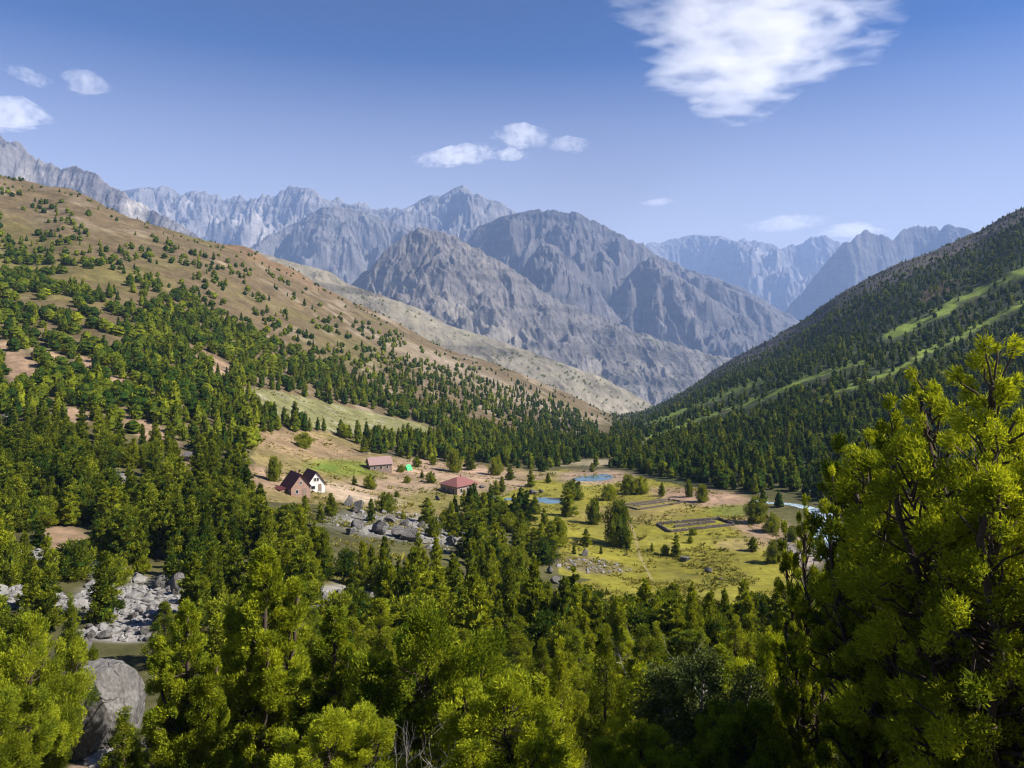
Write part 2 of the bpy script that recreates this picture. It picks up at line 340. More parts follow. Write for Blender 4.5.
# ------------------------------------------------------------------ mountains, one body each
def mountain(crest, d0, d1=None, foot=430, slope=34, lam=700, amp=.22, jag=1.2, seed=0, pal='rock', scree=.4, veg=0.0, conc=.85, spur=0.0):
    cx = np.array([c[0] for c in crest], float); cyy = np.array([c[1] for c in crest], float); d1 = d1 or d0
    px = np.arange(cx[0], cx[-1] + .1, .8)
    row = np.interp(px, cx, cyy); k = np.exp(-0.5 * (np.arange(-6, 7) / 1.6) ** 2); k /= k.sum(); row = np.convolve(np.pad(row, 6, mode='edge'), k, 'valid')
    jg = jag * (ridged(px / 24.0, px * 0 + seed, 6, seed, .62) - .55) * 4.6 + jag * pn(px / 2.6, px * 0 + 5.5, seed + 4) * .55
    jg = jg + (jag if pal != 'flank' else 0) * 1.6 * (ridged(px / 60.0, px * 0 + seed + .3, 3, seed + 9) - .6)
    dc = np.interp(px, [cx[0], cx[-1]], [d0, d1])
    dc = dc * (1 + .035 * fbm(px / 90, px * 0, 3, seed + 8))
    xc = (px - 512) / F * dc; zc = -(row - HY) / F * dc
    zf = np.minimum(-(foot - HY) / F * dc, zc - 60)
    run = (zc - zf) / math.tan(R(slope))
    t = np.concatenate([np.linspace(0, 1, 230) ** 1.15, ]); back = np.linspace(.5, .04, 8)
    T = np.concatenate([-back, t])[:, None]
    PXm = px[None, :]
    Y = dc[None, :] - T * run[None, :]
    # columns fall straight towards the viewer's valley, swinging with the spurs
    X = xc[None, :] + 0 * T + spur * T * run[None, :]
    fall = np.clip(T, 0, 1) ** conc
    H = (zc - zf)[None, :]
    Z = zc[None, :] - H * fall
    Z = np.where(T < 0, zc[None, :] + T * H * .9, Z)
    Z = Z + (jg / F * dc)[None, :] * np.exp(-np.abs(T) / .05)
    wq = fbm(X / (lam * 1.3), Y / (lam * 1.3), 4, seed + 21)
    wr = fbm(X / (lam * .9) + 9, Y / (lam * .9), 4, seed + 25)
    sw = .8 * np.sin(seed * 1.7) + .7 * wr
    U = X + sw * (dc[None, :] - Y); D = dc[None, :] - Y
    g = ridged(U / (lam * 2.3) + .5 * wq, D / (lam * 2.3) + .5 * wr, 9, seed + 2, .50)
    g2 = ridged(X / (lam * .5) + wq, Y / (lam * .5) + wr, 6, seed + 77, .6)
    env = sstep(-.02, .13, T) * (1 - .7 * sstep(.6, 1.0, T)) + .05 * (T >= 0)
    dz = (g - .60) * amp * H * env * 1.95 + (g2 - .55) * amp * .36 * H * env + (ridged(X / (lam * .11) + wr, Y / (lam * .11) + wq, 4, seed + 91, .65) - .5) * amp * .15 * H * sstep(-.02, .03, T)
    cap = -.0 + 0 * dz
    Z = Z + np.minimum(dz, (zc[None, :] - Z) * .75 + H * .006)
    # rock, scree and pasture by lie of the land
    dzdx = np.gradient(Z, axis=1) / np.maximum(np.abs(np.gradient(X, axis=1)), .1); dzdy = np.gradient(Z, axis=0) / np.minimum(np.gradient(Y, axis=0), -.1)
    st = np.hypot(dzdx, dzdy)
    c = lambda r, g, b: np.array([r, g, b])
    P = {'rock': (c(.115, .108, .105), c(.21, .195, .18), c(.11, .105, .055)), 'pale': (c(.15, .14, .14), c(.33, .30, .27), c(.14, .12, .07)),
         'dark': (c(.098, .09, .088), c(.215, .19, .16), c(.11, .105, .06)), 'hill': (c(.125, .112, .10), c(.235, .205, .155), c(.15, .145, .075)),
         'flank': (c(.17, .15, .11), c(.26, .225, .165), c(.15, .14, .07))}[pal]
    nb = fbm(X / (lam * .5), Y / (lam * .5), 5, seed + 31)
    col = np.broadcast_to(P[0], X.shape + (3,)).copy()
    gully = sstep(.56, .40, g) * sstep(.05, .3, T); band = sstep(.05, .3, fbm(Z / 45 + U / 700, D / 500, 4, seed + 57))
    ms = np.clip(gully * scree * 1.5 + sstep(.12, .4, nb) * scree * .9, 0, 1)
    col = col * (1 - ms[..., None]) + P[1] * ms[..., None]
    mv = np.clip(veg * (sstep(.25, .8, T) + sstep(-.1, .4, nb) * .5) * sstep(1.1, .6, st), 0, 1)
    col = col * (1 - mv[..., None]) + P[2] * mv[..., None]
    strata = fbm(Z / 60 + X / 900, X / 1500, 4, seed + 55)
    col = col * (1 - .38 * (band * (1 - ms))[..., None])
    col *= (1 + .25 * fbm(X / (lam * .12), Y / (lam * .12), 4, seed + 61) + .18 * strata)[..., None]
    V = np.stack([X, Y, Z], -1).reshape(-1, 3)
    o = link('mountain', np_mesh('mountain', V, grid_faces(*X.shape), [M_rockface], smooth=True, col=col.reshape(-1, 3)))
    tag(o, kind='structure'); return o, X, Y, Z, T, dc
MTN = {}
MTN['flank'] = mountain([(150, 240), (250, 250), (286, 260), (329, 272), (350, 285), (383, 296), (420, 309), (448, 325), (485, 336), (523, 349), (560, 362), (597, 375), (634, 394), (652, 405), (690, 418), (740, 428)], 1900, 2050, 470, 24, 260, .07, .35, 3, 'flank', .5, .5, 1.0)
MTN['hill'] = mountain([(300, 330), (340, 292), (356, 279), (385, 250), (411, 229), (425, 226), (440, 231), (462, 238), (490, 256), (515, 271), (553, 297), (597, 316), (645, 334), (690, 349), (715, 355), (735, 360), (770, 385), (800, 420)], 3700, 3700, 440, 31, 560, .22, 1.2, 11, 'hill', .45, .9)
mountain([(-160, 90), (-60, 120), (0, 136), (18, 143), (34, 154), (60, 167), (75, 165), (95, 172), (110, 182), (130, 193), (150, 206), (180, 226), (205, 240), (240, 262), (280, 290)], 3600, 3300, 400, 36, 520, .26, 1.6, 5, 'pale', .9, .0)
mountain([(500, 335), (512, 300), (523, 268), (541, 243), (556, 247), (570, 257), (590, 281), (610, 306), (640, 335), (670, 365)], 4500, 4500, 440, 40, 500, .3, 1.2, 23, 'dark', .3, .2)
mountain([(585, 370), (600, 330), (612, 302), (625, 280), (640, 262), (655, 257), (670, 271), (700, 291), (740, 312), (780, 340), (800, 370)], 4700, 4900, 440, 40, 520, .3, 1.2, 29, 'dark', .35, .25)
mountain([(440, 262), (465, 240), (480, 226), (500, 218), (530, 212), (550, 209), (575, 213), (600, 222), (620, 231), (640, 241), (660, 255), (690, 270), (740, 292), (790, 320), (830, 350)], 5400, 5400, 440, 40, 800, .28, 1.3, 37, 'dark', .35, .15)
mountain([(200, 290), (225, 266), (246, 250), (270, 238), (300, 220), (321, 209), (348, 206), (367, 214), (390, 222), (408, 228), (430, 229), (450, 236), (480, 262), (520, 300)], 6000, 6000, 430, 36, 800, .24, 1.0, 43, 'rock', .7, .1)
mountain([(100, 215), (135, 191), (160, 186), (180, 192), (200, 192), (230, 196), (260, 197), (275, 192), (290, 187), (310, 190), (325, 197), (340, 199), (370, 205), (390, 207), (410, 208), (420, 202), (430, 197), (441, 198), (450, 192), (462, 186), (472, 193), (480, 196), (491, 199), (500, 204), (515, 213), (540, 236), (570, 262)], 7400, 7600, 430, 38, 1000, .28, 1.9, 53, 'pale', .7, 0)
mountain([(640, 300), (665, 284), (690, 272), (712, 276), (735, 285), (760, 298), (785, 312), (810, 327), (850, 350)], 5700, 5700, 430, 38, 700, .28, 1.0, 61, 'dark', .4, .15)
mountain([(760, 345), (780, 318), (800, 292), (815, 276), (825, 262), (838, 248), (846, 237), (850, 240), (858, 232), (868, 226), (880, 229), (893, 237), (905, 226), (915, 222), (930, 223), (940, 228), (950, 225), (960, 231), (980, 238), (1010, 243), (1080, 235)], 7000, 7000, 420, 40, 1000, .3, 1.4, 71, 'dark', .4, 0)
mountain([(600, 262), (640, 249), (650, 242), (670, 239), (690, 236), (720, 237), (735, 240), (755, 238), (770, 243), (800, 243), (812, 236), (822, 233), (835, 238), (845, 246), (870, 262), (900, 275)], 10200, 10200, 420, 36, 1200, .26, 1.2, 83, 'pale', .8, 0)

# ------------------------------------------------------------------ haze over the valley
def build_haze():
    mb = MB(); mb.box((0, 5400, 265), (22000, 12400, 2530)); m = bpy.data.materials.new('air'); m.use_nodes = True; n = m.node_tree.nodes; l = m.node_tree.links
    n.remove(n['Principled BSDF']); v = n.new('ShaderNodeVolumePrincipled'); v.inputs['Color'].default_value = (.40, .59, 1, 1); v.inputs['Density'].default_value = 7.5e-5; v.inputs['Anisotropy'].default_value = .0
    l.new(v.outputs[0], n['Material Output'].inputs['Volume'])
    tag(mb.build('haze', m), kind='stuff')
build_haze()
# ------------------------------------------------------------------ foliage
RNG = np.random.default_rng(5)
def unit(v): return v / np.maximum(np.linalg.norm(v, axis=-1, keepdims=True), 1e-6)
def blades(P, A, L, W, rng, N):
    """leaf sprays: rhombic blades at P pointing along A, their faces turned towards N"""
    n = len(P); s = unit(np.cross(A, N + rng.normal(size=(n, 3)) * .42))
    L = L * rng.uniform(.6, 1.4, (n, 1)); W = W * rng.uniform(.6, 1.4, (n, 1))
    bend = rng.normal(size=(n, 3)) * .12 * L
    V = np.stack([P - A * L * .5, P + s * W * .5 + bend * .5, P + A * L * .5 + bend, P - s * W * .5 - bend * .3], 1).reshape(-1, 3)
    return V, np.arange(n * 4).reshape(n, 4)
def limb(mb, p0, p1, r0, r1, rng, n=5, wob=.06, sides=5):
    p0 = np.asarray(p0, float); p1 = np.asarray(p1, float); L = np.linalg.norm(p1 - p0)
    pts = [p0 + (p1 - p0) * k / n + (rng.normal(size=3) * wob * L if 0 < k < n else 0) for k in range(n + 1)]
    mb.tube(pts, [r0 + (r1 - r0) * k / n for k in range(n + 1)], sides); return pts
def juniper(seed, h=8.0, r=1.9, nl=3000, L=.3, W=.11, ncl=70, shape='cone', clump=.2, up=.75, leaders=None, twigs=True, sides=5, hollow=.3, hull=0):
    """one tree: crown blades (V, Q, tint) and a trunk with limbs"""
    rng = np.random.default_rng(seed); mb = MB()
    if leaders is None:
        leaders = [(0, 0, 1.0, 1.0)] + ([(rng.normal() * .25, rng.normal() * .25, rng.uniform(.6, .85), .75) for _ in range(rng.integers(0, 3))] if shape != 'round' else [])
    cl = []; ld = []
    tot = sum(q[3] ** 1.5 * q[2] for q in leaders)
    for (lx, ly, lt, lr) in leaders:
        lean = np.array([lx * r, ly * r, 0]); top = np.array([lx * r * 1.15, ly * r * 1.15, h * lt])
        tr = limb(mb, lean * .15 + np.array([0, 0, -.5]), top * np.array([1, 1, .93]), .019 * h * lt ** 1.5 * (1 if lr == 1 else .7), .006 * h, rng, 8, .012, sides + 1)
        k = max(6, int(ncl * lr ** 1.5 * lt / tot))
        for i in range(k):
            f = (i + rng.uniform(0, 1)) / k
            if shape == 'cone': f = f ** .85; z = .05 + .93 * f; R = (1 - f) ** .8 * min(1, f * 7 + .45) + .06
            elif shape == 'column': z = .04 + .95 * f; R = (1 - f ** 2.2) * min(1, f * 5 + .5) + .07
            elif shape == 'round': z = .06 + .9 * f; R = math.sqrt(max(.03, 1 - (2 * f - .85) ** 2 / 1.4))
            else: z = .14 + .85 * f ** .85; R = (1 - f ** 1.7) * min(1, .35 + f * 2.6) + .12      # spreading
            R *= lr * rng.uniform(.62, 1.22)
            a = i * 2.4 + rng.normal() * .5; s = rng.uniform(hollow, 1) ** .6
            sp = tr[min(8, int(z * 8))]; zz = h * lt * z
            c = np.array([0, 0, zz]) + lean * (.15 + .95 * z) + np.array([math.cos(a), math.sin(a), 0]) * R * r * s
            c[2] += rng.normal() * .03 * h
            cl.append(c); ld.append(len(cl))
            if twigs and (i % 2 == 0 or shape == 'spread'):
                b0 = lean * (.15 + .95 * max(0, z - .1)) + np.array([0, 0, max(.2, zz - .25 * R * r - .04 * h)])
                limb(mb, b0, c, .006 * h * (1 - .6 * z), .0018 * h, rng, 4, .05, sides)
    cl = np.array(cl); n = len(cl)
    cr = clump * r * rng.uniform(.6, 1.5, n) * (1.15 - .5 * cl[:, 2] / h)
    per = cr ** 2; idx = rng.choice(n, nl, p=per / per.sum())
    d = unit(rng.normal(size=(nl, 3))); q = rng.uniform(0, 1, (nl, 1)) ** .45
    P = cl[idx] + d * q * cr[idx][:, None] * np.array([1, 1, 1.15])
    out = cl[idx] * np.array([1, 1, 0]); out = unit(out + d * cr[idx][:, None] * .6)
    A = unit(out * .55 + np.array([0, 0, up]) + d * .45 + rng.normal(size=(nl, 3)) * .38)
    P[:, 2] = np.maximum(P[:, 2], .08)
    V, Q = blades(P, A, L, W, rng, unit(unit(P * np.array([1, 1, 0])) * .6 + d * .9 + np.array([0, 0, .35])))
    ct = rng.normal(size=n) * .13
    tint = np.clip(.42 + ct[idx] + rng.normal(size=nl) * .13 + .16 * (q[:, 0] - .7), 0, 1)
    tint = np.repeat(tint, 4)
    if hull:      # the dense inner body of the crown
        ns, nz_ = hull; fz = np.linspace(0, 1, nz_ + 1); pr = {'cone': lambda f: (1 - f) ** .8 * np.minimum(1, f * 7 + .45), 'column': lambda f: (1 - f ** 2.2) * np.minimum(1, f * 5 + .5), 'round': lambda f: np.sqrt(np.maximum(0, 1 - (2 * f - .85) ** 2 / 1.4))}[shape](fz)
        an = np.linspace(0, 2 * np.pi, ns, endpoint=False); RR = pr[:, None] * r * (.50 if ns > 12 else .78) * (1 + (.2 if ns > 12 else .28) * rng.normal(size=(nz_ + 1, ns)).clip(-1.3, 1.3)) + .03
        HV = np.stack([RR * np.cos(an), RR * np.sin(an), np.repeat((.04 + (.80 if ns > 12 else .9) * fz)[:, None], ns, 1) * h + rng.normal(size=RR.shape) * .02 * h], -1).reshape(-1, 3); b = len(V)
        HQ = [[b + i * ns + k, b + i * ns + (k + 1) % ns, b + (i + 1) * ns + (k + 1) % ns, b + (i + 1) * ns + k] for i in range(nz_) for k in range(ns)]
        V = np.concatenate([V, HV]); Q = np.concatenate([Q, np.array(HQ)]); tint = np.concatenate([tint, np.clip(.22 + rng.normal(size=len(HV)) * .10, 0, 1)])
    return V.astype(np.float32), Q.astype(np.int32), tint, mb
class Kind:
    """a grown tree whose copies share their meshes"""
    def __init__(s, seed, leaf=None, bark=None, **k):
        s.h = k.get('h', 8.0); s.r = k.get('r', 1.9)
        s.V, s.Q, s.t, s.mb = juniper(seed, **k); s.crown = None; s.leaf = leaf or M_leaf; s.bark = bark or M_bark
    def meshes(s):
        if s.crown is None:
            s.crown = np_mesh('crown', s.V, s.Q, [s.leaf], tint=s.t); s.trunk = s.mb.mesh('trunk', s.bark, True)
        return s.crown, s.trunk
# near, middle and far growth forms
NEARK = [Kind(100 + i, h=8, r=1.75 + .15 * i, nl=20000, L=.17, W=.06, ncl=150, shape=('cone', 'column', 'cone', 'spread')[i], clump=.19, leaf=(M_leaf_bright, None, None, M_leaf_bright)[i]) for i in range(4)]
MIDK = [Kind(200 + i, h=8, r=(1.35, 1.6, 1.9, 1.5)[i % 4], nl=5600, L=.30, W=.13, ncl=80, shape=('column', 'cone', 'cone', 'column', 'cone', 'column')[i], clump=.22, hull=(14, 16)) for i in range(6)]
MIDR = [Kind(230 + i, h=5, r=2.3, nl=5200, L=.30, W=.13, ncl=74, shape='round', clump=.25, hull=(14, 10)) for i in range(3)]
FARK = [Kind(300 + i, h=8, r=(1.5, 1.8, 2.0)[i % 3], nl=700, L=.55, W=.30, ncl=44, shape=('column', 'cone')[i % 2], clump=.24, twigs=False, hull=(10, 9)) for i in range(5)]
FARR = [Kind(330 + i, h=5, r=2.4, nl=520, L=.55, W=.32, ncl=34, shape='round', clump=.28, twigs=False, hull=(10, 7)) for i in range(3)]
TINYK = [Kind(360 + i, h=8, r=2.0, nl=170, L=.95, W=.62, ncl=18, shape='cone', clump=.24, twigs=False, hull=(8, 7)) for i in range(4)]
TINYR = [Kind(380 + i, h=5, r=2.5, nl=120, L=.95, W=.7, ncl=16, shape='round', clump=.28, twigs=False, hull=(8, 5)) for i in range(3)]

TREES = []      # every tree of the valley: where, how big, which growth form
def add_tree(x, y, h, w, form, label=None, z=None, kind=None, hand=False):
    z = float(ground(np.array([x]), np.array([y]))[0]) if z is None else z
    TREES.append(dict(x=x, y=y, z=z, h=h, w=w, form=form, label=label, kind=kind, hand=hand, rot=float(RNG.uniform(0, 6.28)),
                      px=512 + F * x / y, py=HY - F * z / y, tint=float(RNG.normal() * .15 - (.14 if x > 0 and y > 205 else 0))))  # trees far on the right are darker: the slope's shade put into their tint
    return TREES[-1]

# ------------------------------------------------------------------ where trees grow
FL = [(-400, 330), (0, 316), (45, 330), (100, 350), (150, 362), (215, 388), (236, 402), (258, 430), (245, 470), (262, 505), (300, 520), (350, 548), (420, 552), (520, 562), (560, 590), (640, 598), (760, 598), (800, 592), (868, 560), (905, 505), (1300, 430), (1300, 1500), (-400, 1500)]
LB = [(195, 372), (232, 384), (330, 402), (420, 419), (500, 433), (588, 434), (600, 426), (560, 405), (500, 385), (430, 362), (390, 350), (330, 352), (270, 340), (215, 345)]
BH = [(395, 446), (430, 458), (560, 468), (600, 458), (640, 470), (700, 486), (765, 494), (835, 515), (1300, 470), (1300, 380), (900, 400), (760, 432), (640, 440), (520, 437), (420, 440)]
BT = [(255, 418), (330, 432), (415, 444), (425, 455), (375, 450), (330, 436), (262, 434)]
CM = [(430, 505), (500, 500), (545, 520), (560, 545), (555, 575), (600, 585), (520, 575), (430, 550)]
def density(px, py, x, y):
    n1 = fbm(x / 26, y / 26, 3, 51); n2 = fbm(x / 70, y / 70, 3, 52)
    sil = np.interp(px, [s[0] for s in SIL], [s[1] for s in SIL]); below = py - sil
    wx = px + 10 * n1; wy = py + 4 * n2
    left = px < 612
    p = np.where(left, sstep(-.03, .12, n1 + .7 * n2 + .0028 * (below - 52)) * np.clip(.35 + below / 90, .1, .97), sstep(-.65, -.2, n1 + .5 * n2 + .3) * np.clip(.5 + below / 40, .3, 1))
    p = np.where(y < 190, 0, p)
    for a in ((8, 188, 10, 4, 30), (45, 205, 45, 6, 38), (95, 243, 40, 5, 38), (205, 312, 40, 8, 25), (265, 300, 30, 6, 28), (118, 262, 24, 16, 25), (150, 288, 30, 10, 25), (25, 250, 30, 14, 10), (70, 225, 60, 5, 38), (225, 268, 30, 7, 15), (170, 320, 40, 12, 25)):
        p = np.maximum(p, .75 * ell(px, py, *a) * sstep(-.3, .1, n1))
    p = np.maximum(p, inpoly(wx, wy, LB) * .72 * sstep(-.5, -.05, n1)); p = np.maximum(p, inpoly(wx, wy - np.where(px < 235, .5, np.where(y < 190, .58, .6)) * 6.2 / y * F, FL) * np.where(px < 250, .86, .93)); p = np.maximum(p, inpoly(wx, wy, BH) * .95)
    p = np.maximum(p, inpoly(wx, wy, BT) * .8)
    open_ = inpoly(wx, wy, BENCH_POLY) | inpoly(px, py, HOMESTEAD_POLY) | inpoly(px, py + 4, MEADOW_POLY)
    p = np.where(open_, .0, p); p = np.maximum(p, inpoly(px, py - 6, CM) * .62 * sstep(-.3, .1, n1))
    for a in SOIL_GAPS: p = p * (1 - .93 * ell(wx, wy, *a))
    for a in SCREE: p = p * (1 - .96 * ell(px, py, *a))
    p = p * (1 - .97 * ell(px, py, 112, 665, 92, 62)) * (1 - .95 * ell(px, py, 100, 735, 60, 40)) * (1 - .9 * ell(px, py, 345, 625, 24, 16)) * (1 - .9 * ell(px, py, 395, 548, 70, 10)) * (1 - .95 * ell(px, py, 410, 524, 60, 12, 6)) * (1 - .9 * ell(px, py, 345, 600, 34, 16)) * (1 - .9 * ell(px, py, 140, 750, 70, 14))
    for pts, wd in STRIPES: p = p * (1 - .95 * line(px, py - 3.2 / y * F, pts, wd * 1.25) * (px > 612))
    p = p * (1 - .9 * line(px, py, [(905, 625), (862, 580), (835, 556), (826, 545), (834, 530), (828, 517), (812, 508), (790, 503), (768, 503)], 16, .3))
    p = p * (1 - .8 * (ell(px, py, 595, 475, 45, 6) > .3)) * (1 - .9 * ell(px, py, 600, 462, 50, 3)) * (1 - .9 * ell(px, py, 590, 566, 42, 9)) * (1 - .8 * ell(px, py, 620, 439, 26, 3))
    p = p * (1 - .95 * ell(px, py, 790, 548, 45, 20))
    return p
ENV = None
def hidden(x, y, ztop):
    """true where nearer ground covers the whole tree"""
    d = np.exp(np.linspace(math.log(60), math.log(1400), 260)); out = np.zeros(len(x), bool)
    for k, dk in enumerate(d):
        m = y > dk * 1.04
        if not m.any(): continue
        g = table_z(x[m] / y[m] * dk, np.full(m.sum(), dk))[0] - 1.5; out[m] |= (-g / dk) < (-ztop[m] / y[m]) - .001
    return out
def scatter(d0, d1, sp, umax=.78):
    rng = np.random.default_rng(int(d0)); ys = np.arange(d0, d1, sp); X = []; Y = []
    for yv in ys:
        xs = np.arange(-umax * yv, umax * yv, sp); X.append(xs); Y.append(np.full(len(xs), yv))
    X = np.concatenate(X); Y = np.concatenate(Y); X = X + rng.uniform(-.46, .46, len(X)) * sp; Y = Y + rng.uniform(-.46, .46, len(Y)) * sp
    Z = ground(X, Y); px = 512 + F * X / Y; py = HY - F * Z / Y
    keep = rng.uniform(size=len(X)) < density(px, py, X, Y); X, Y, Z, px, py = X[keep], Y[keep], Z[keep], px[keep], py[keep]
    vis = ~hidden(X, Y, Z + 7); return X[vis], Y[vis], Z[vis], px[vis], py[vis], rng

HAND_XY = []
def hand(px, d, h, w, form, label, kind=None):
    x = (px - 512) / F * d; t = add_tree(x, d, h, w, form, label, kind=kind, hand=True); HAND_XY.append((x, d, w)); return t
def seen(px, py, hp, wp, form, label):
    """a tree whose foot shows at column px, row py"""
    x, y, z = at(px, py); HAND_XY.append((x, y, wp / F * y)); return add_tree(x, y, hp / F * y * 1.05, wp / F * y, form, label, z, hand=True)

BIG = [Kind(900, h=9.8, r=3.2, nl=150000, L=.12, W=.026, ncl=430, shape='spread', clump=.085, leaf=M_leaf_bright, up=.45, sides=6, hollow=.35,
            leaders=[(0, 0, 1.0, .8), (-.55, .1, .95, .7), (.5, .2, .9, .7), (-.2, -.5, .82, .7), (.35, -.45, .8, .65), (-.85, -.15, .72, .6)]),
       Kind(901, h=10.5, r=2.3, nl=95000, L=.125, W=.028, ncl=310, shape='spread', clump=.095, leaf=M_leaf_bright, up=.45, sides=6, hollow=.35, leaders=[(0, 0, 1, .8), (-.6, 0, .86, .7), (.5, -.3, .9, .65), (.1, -.6, .7, .6)]),
       Kind(902, h=10.0, r=2.6, nl=110000, L=.15, W=.042, ncl=300, shape='cone', clump=.12, leaf=M_leaf_bright, up=.7, leaders=[(0, 0, 1, 1), (-.5, -.2, .75, .6), (.5, -.3, .7, .6), (.2, .4, .85, .6)]),
       Kind(903, h=6.0, r=3.2, nl=100000, L=.13, W=.036, ncl=280, shape='spread', clump=.115, leaf=M_leaf_bright, up=.6, sides=6, hollow=.3, leaders=[(0, 0, 1, .7), (-.6, 0, .86, .6), (.6, -.2, .8, .6), (.1, -.6, .75, .6), (-.35, .5, .9, .6)]),
       Kind(904, h=5.0, r=2.6, nl=60000, L=.085, W=.05, ncl=170, shape='spread', clump=.17, up=.35, leaf=M_leaf_pale, bark=M_dead, leaders=[(0, 0, 1, .7), (-.5, .1, .9, .65), (.5, -.1, .9, .65), (0, -.6, .8, .6)])]
hand(992, 15.0, 9.9, 6.4, 'big', 'huge spreading juniper filling the lower right corner, dark limbs inside and bright tips', BIG[0])
hand(893, 19.5, 11.2, 4.3, 'big', 'tall open-topped juniper with yellow-green leaders left of the huge corner juniper', BIG[1])
hand(866, 18.8, 10.0, 3.4, 'big', 'bright feathery juniper between the open-topped one and the leftmost corner juniper', BIG[1])
hand(806, 23.0, 9.9, 2.5, 'big', 'yellow-green juniper standing in front of the white river, leftmost of the big corner trees', BIG[1])
hand(1075, 16.5, 9.6, 5.0, 'big', 'juniper cut off by the right edge beside the huge corner juniper', BIG[0])
hand(940, 24.0, 8.0, 4.5, 'big', 'shaded juniper filling the gap behind the huge corner juniper', BIG[1])
hand(775, 27.0, 6.4, 4.0, 'big', 'dark low juniper below the white river left of the corner trees', BIG[3])
hand(264, 31.0, 10.9, 5.6, 'big', 'tallest yellow-green pointed juniper in the lower left, many-tipped and sunlit', BIG[2])
hand(188, 28.0, 8.0, 4.2, 'big', 'pointed juniper left of the tallest many-tipped one, above the gravel path', BIG[2])
hand(335, 27.0, 7.6, 4.6, 'big', 'bushy pointed juniper right of the tallest many-tipped one', BIG[2])
hand(428, 22.0, 6.3, 6.0, 'big', 'wide bright juniper bush with bare grey branches showing at its foot', BIG[3])
hand(505, 18.0, 3.7, 4.4, 'big', 'low yellow-green juniper bush at the bottom edge, centre of the picture', BIG[3])
hand(330, 18.5, 3.0, 4.0, 'big', 'low dark juniper bush at the bottom edge under the bushy pointed juniper', BIG[3])
hand(560, 34.0, 6.6, 2.7, 'near', 'slim yellow-green juniper standing right of the wide bright bush')
hand(606, 38.0, 7.4, 3.0, 'near', 'dark-sided pointed juniper beside the slim yellow-green one')
hand(640, 30.0, 5.6, 3.4, 'near', 'broad green juniper just left of the pale willow shrub')
hand(703, 24.5, 5.4, 5.2, 'big', 'pale grey-green willow shrub with small leaves and thin bare stems', BIG[4])
hand(640, 17.5, 2.6, 3.0, 'big', 'bright yellow-green juniper bush at the bottom edge under the pale willow', BIG[3])
hand(745, 19.0, 3.2, 3.6, 'big', 'shaded juniper bush at the bottom edge right of the pale willow', BIG[3])
hand(30, 37.0, 8.2, 6.4, 'big', 'wide yellow-green bushy juniper at the left edge below the scree', BIG[3])
hand(-35, 40.0, 8.5, 5.5, 'big', 'bushy juniper cut off by the left edge', BIG[3])
hand(20, 29.0, 4.2, 3.9, 'big', 'low sprawling juniper in the bottom left corner in front of the big boulder', BIG[3])
hand(-10, 25.0, 4.2, 4.5, 'big', 'lowest sprawling juniper in the very bottom left corner', BIG[3])
hand(71, 59.0, 5.9, 2.4, 'near', 'neat egg-shaped juniper standing alone in front of the pale scree')
hand(104, 70.0, 6.6, 3.8, 'near', 'dark broad juniper growing in the scree above the big boulder')
hand(93, 50.5, 4.4, 2.0, 'near', 'small bright juniper growing right in front of the big grey boulder')
hand(42, 50.0, 5.6, 2.2, 'near', 'narrow pointed juniper left of the big grey boulder')
hand(170, 41.0, 6.4, 2.8, 'near', 'juniper between the scree and the tall many-tipped tree')
hand(535, 72.0, 8.6, 3.4, 'near', 'tall dark juniper towering over the middle of the forest below the ponds')
hand(512, 66.0, 5.6, 3.0, 'near', 'dark rounded juniper at the left foot of the towering dark juniper')
hand(585, 62.0, 5.2, 2.6, 'near', 'round-topped green juniper right of the towering dark juniper')
hand(618, 66.0, 6.0, 3.2, 'near', 'leaning green juniper below the bare soil of the meadow edge')
hand(352, 80.0, 4.4, 2.6, 'near', 'rounded juniper in front of the pale rocks in mid forest')
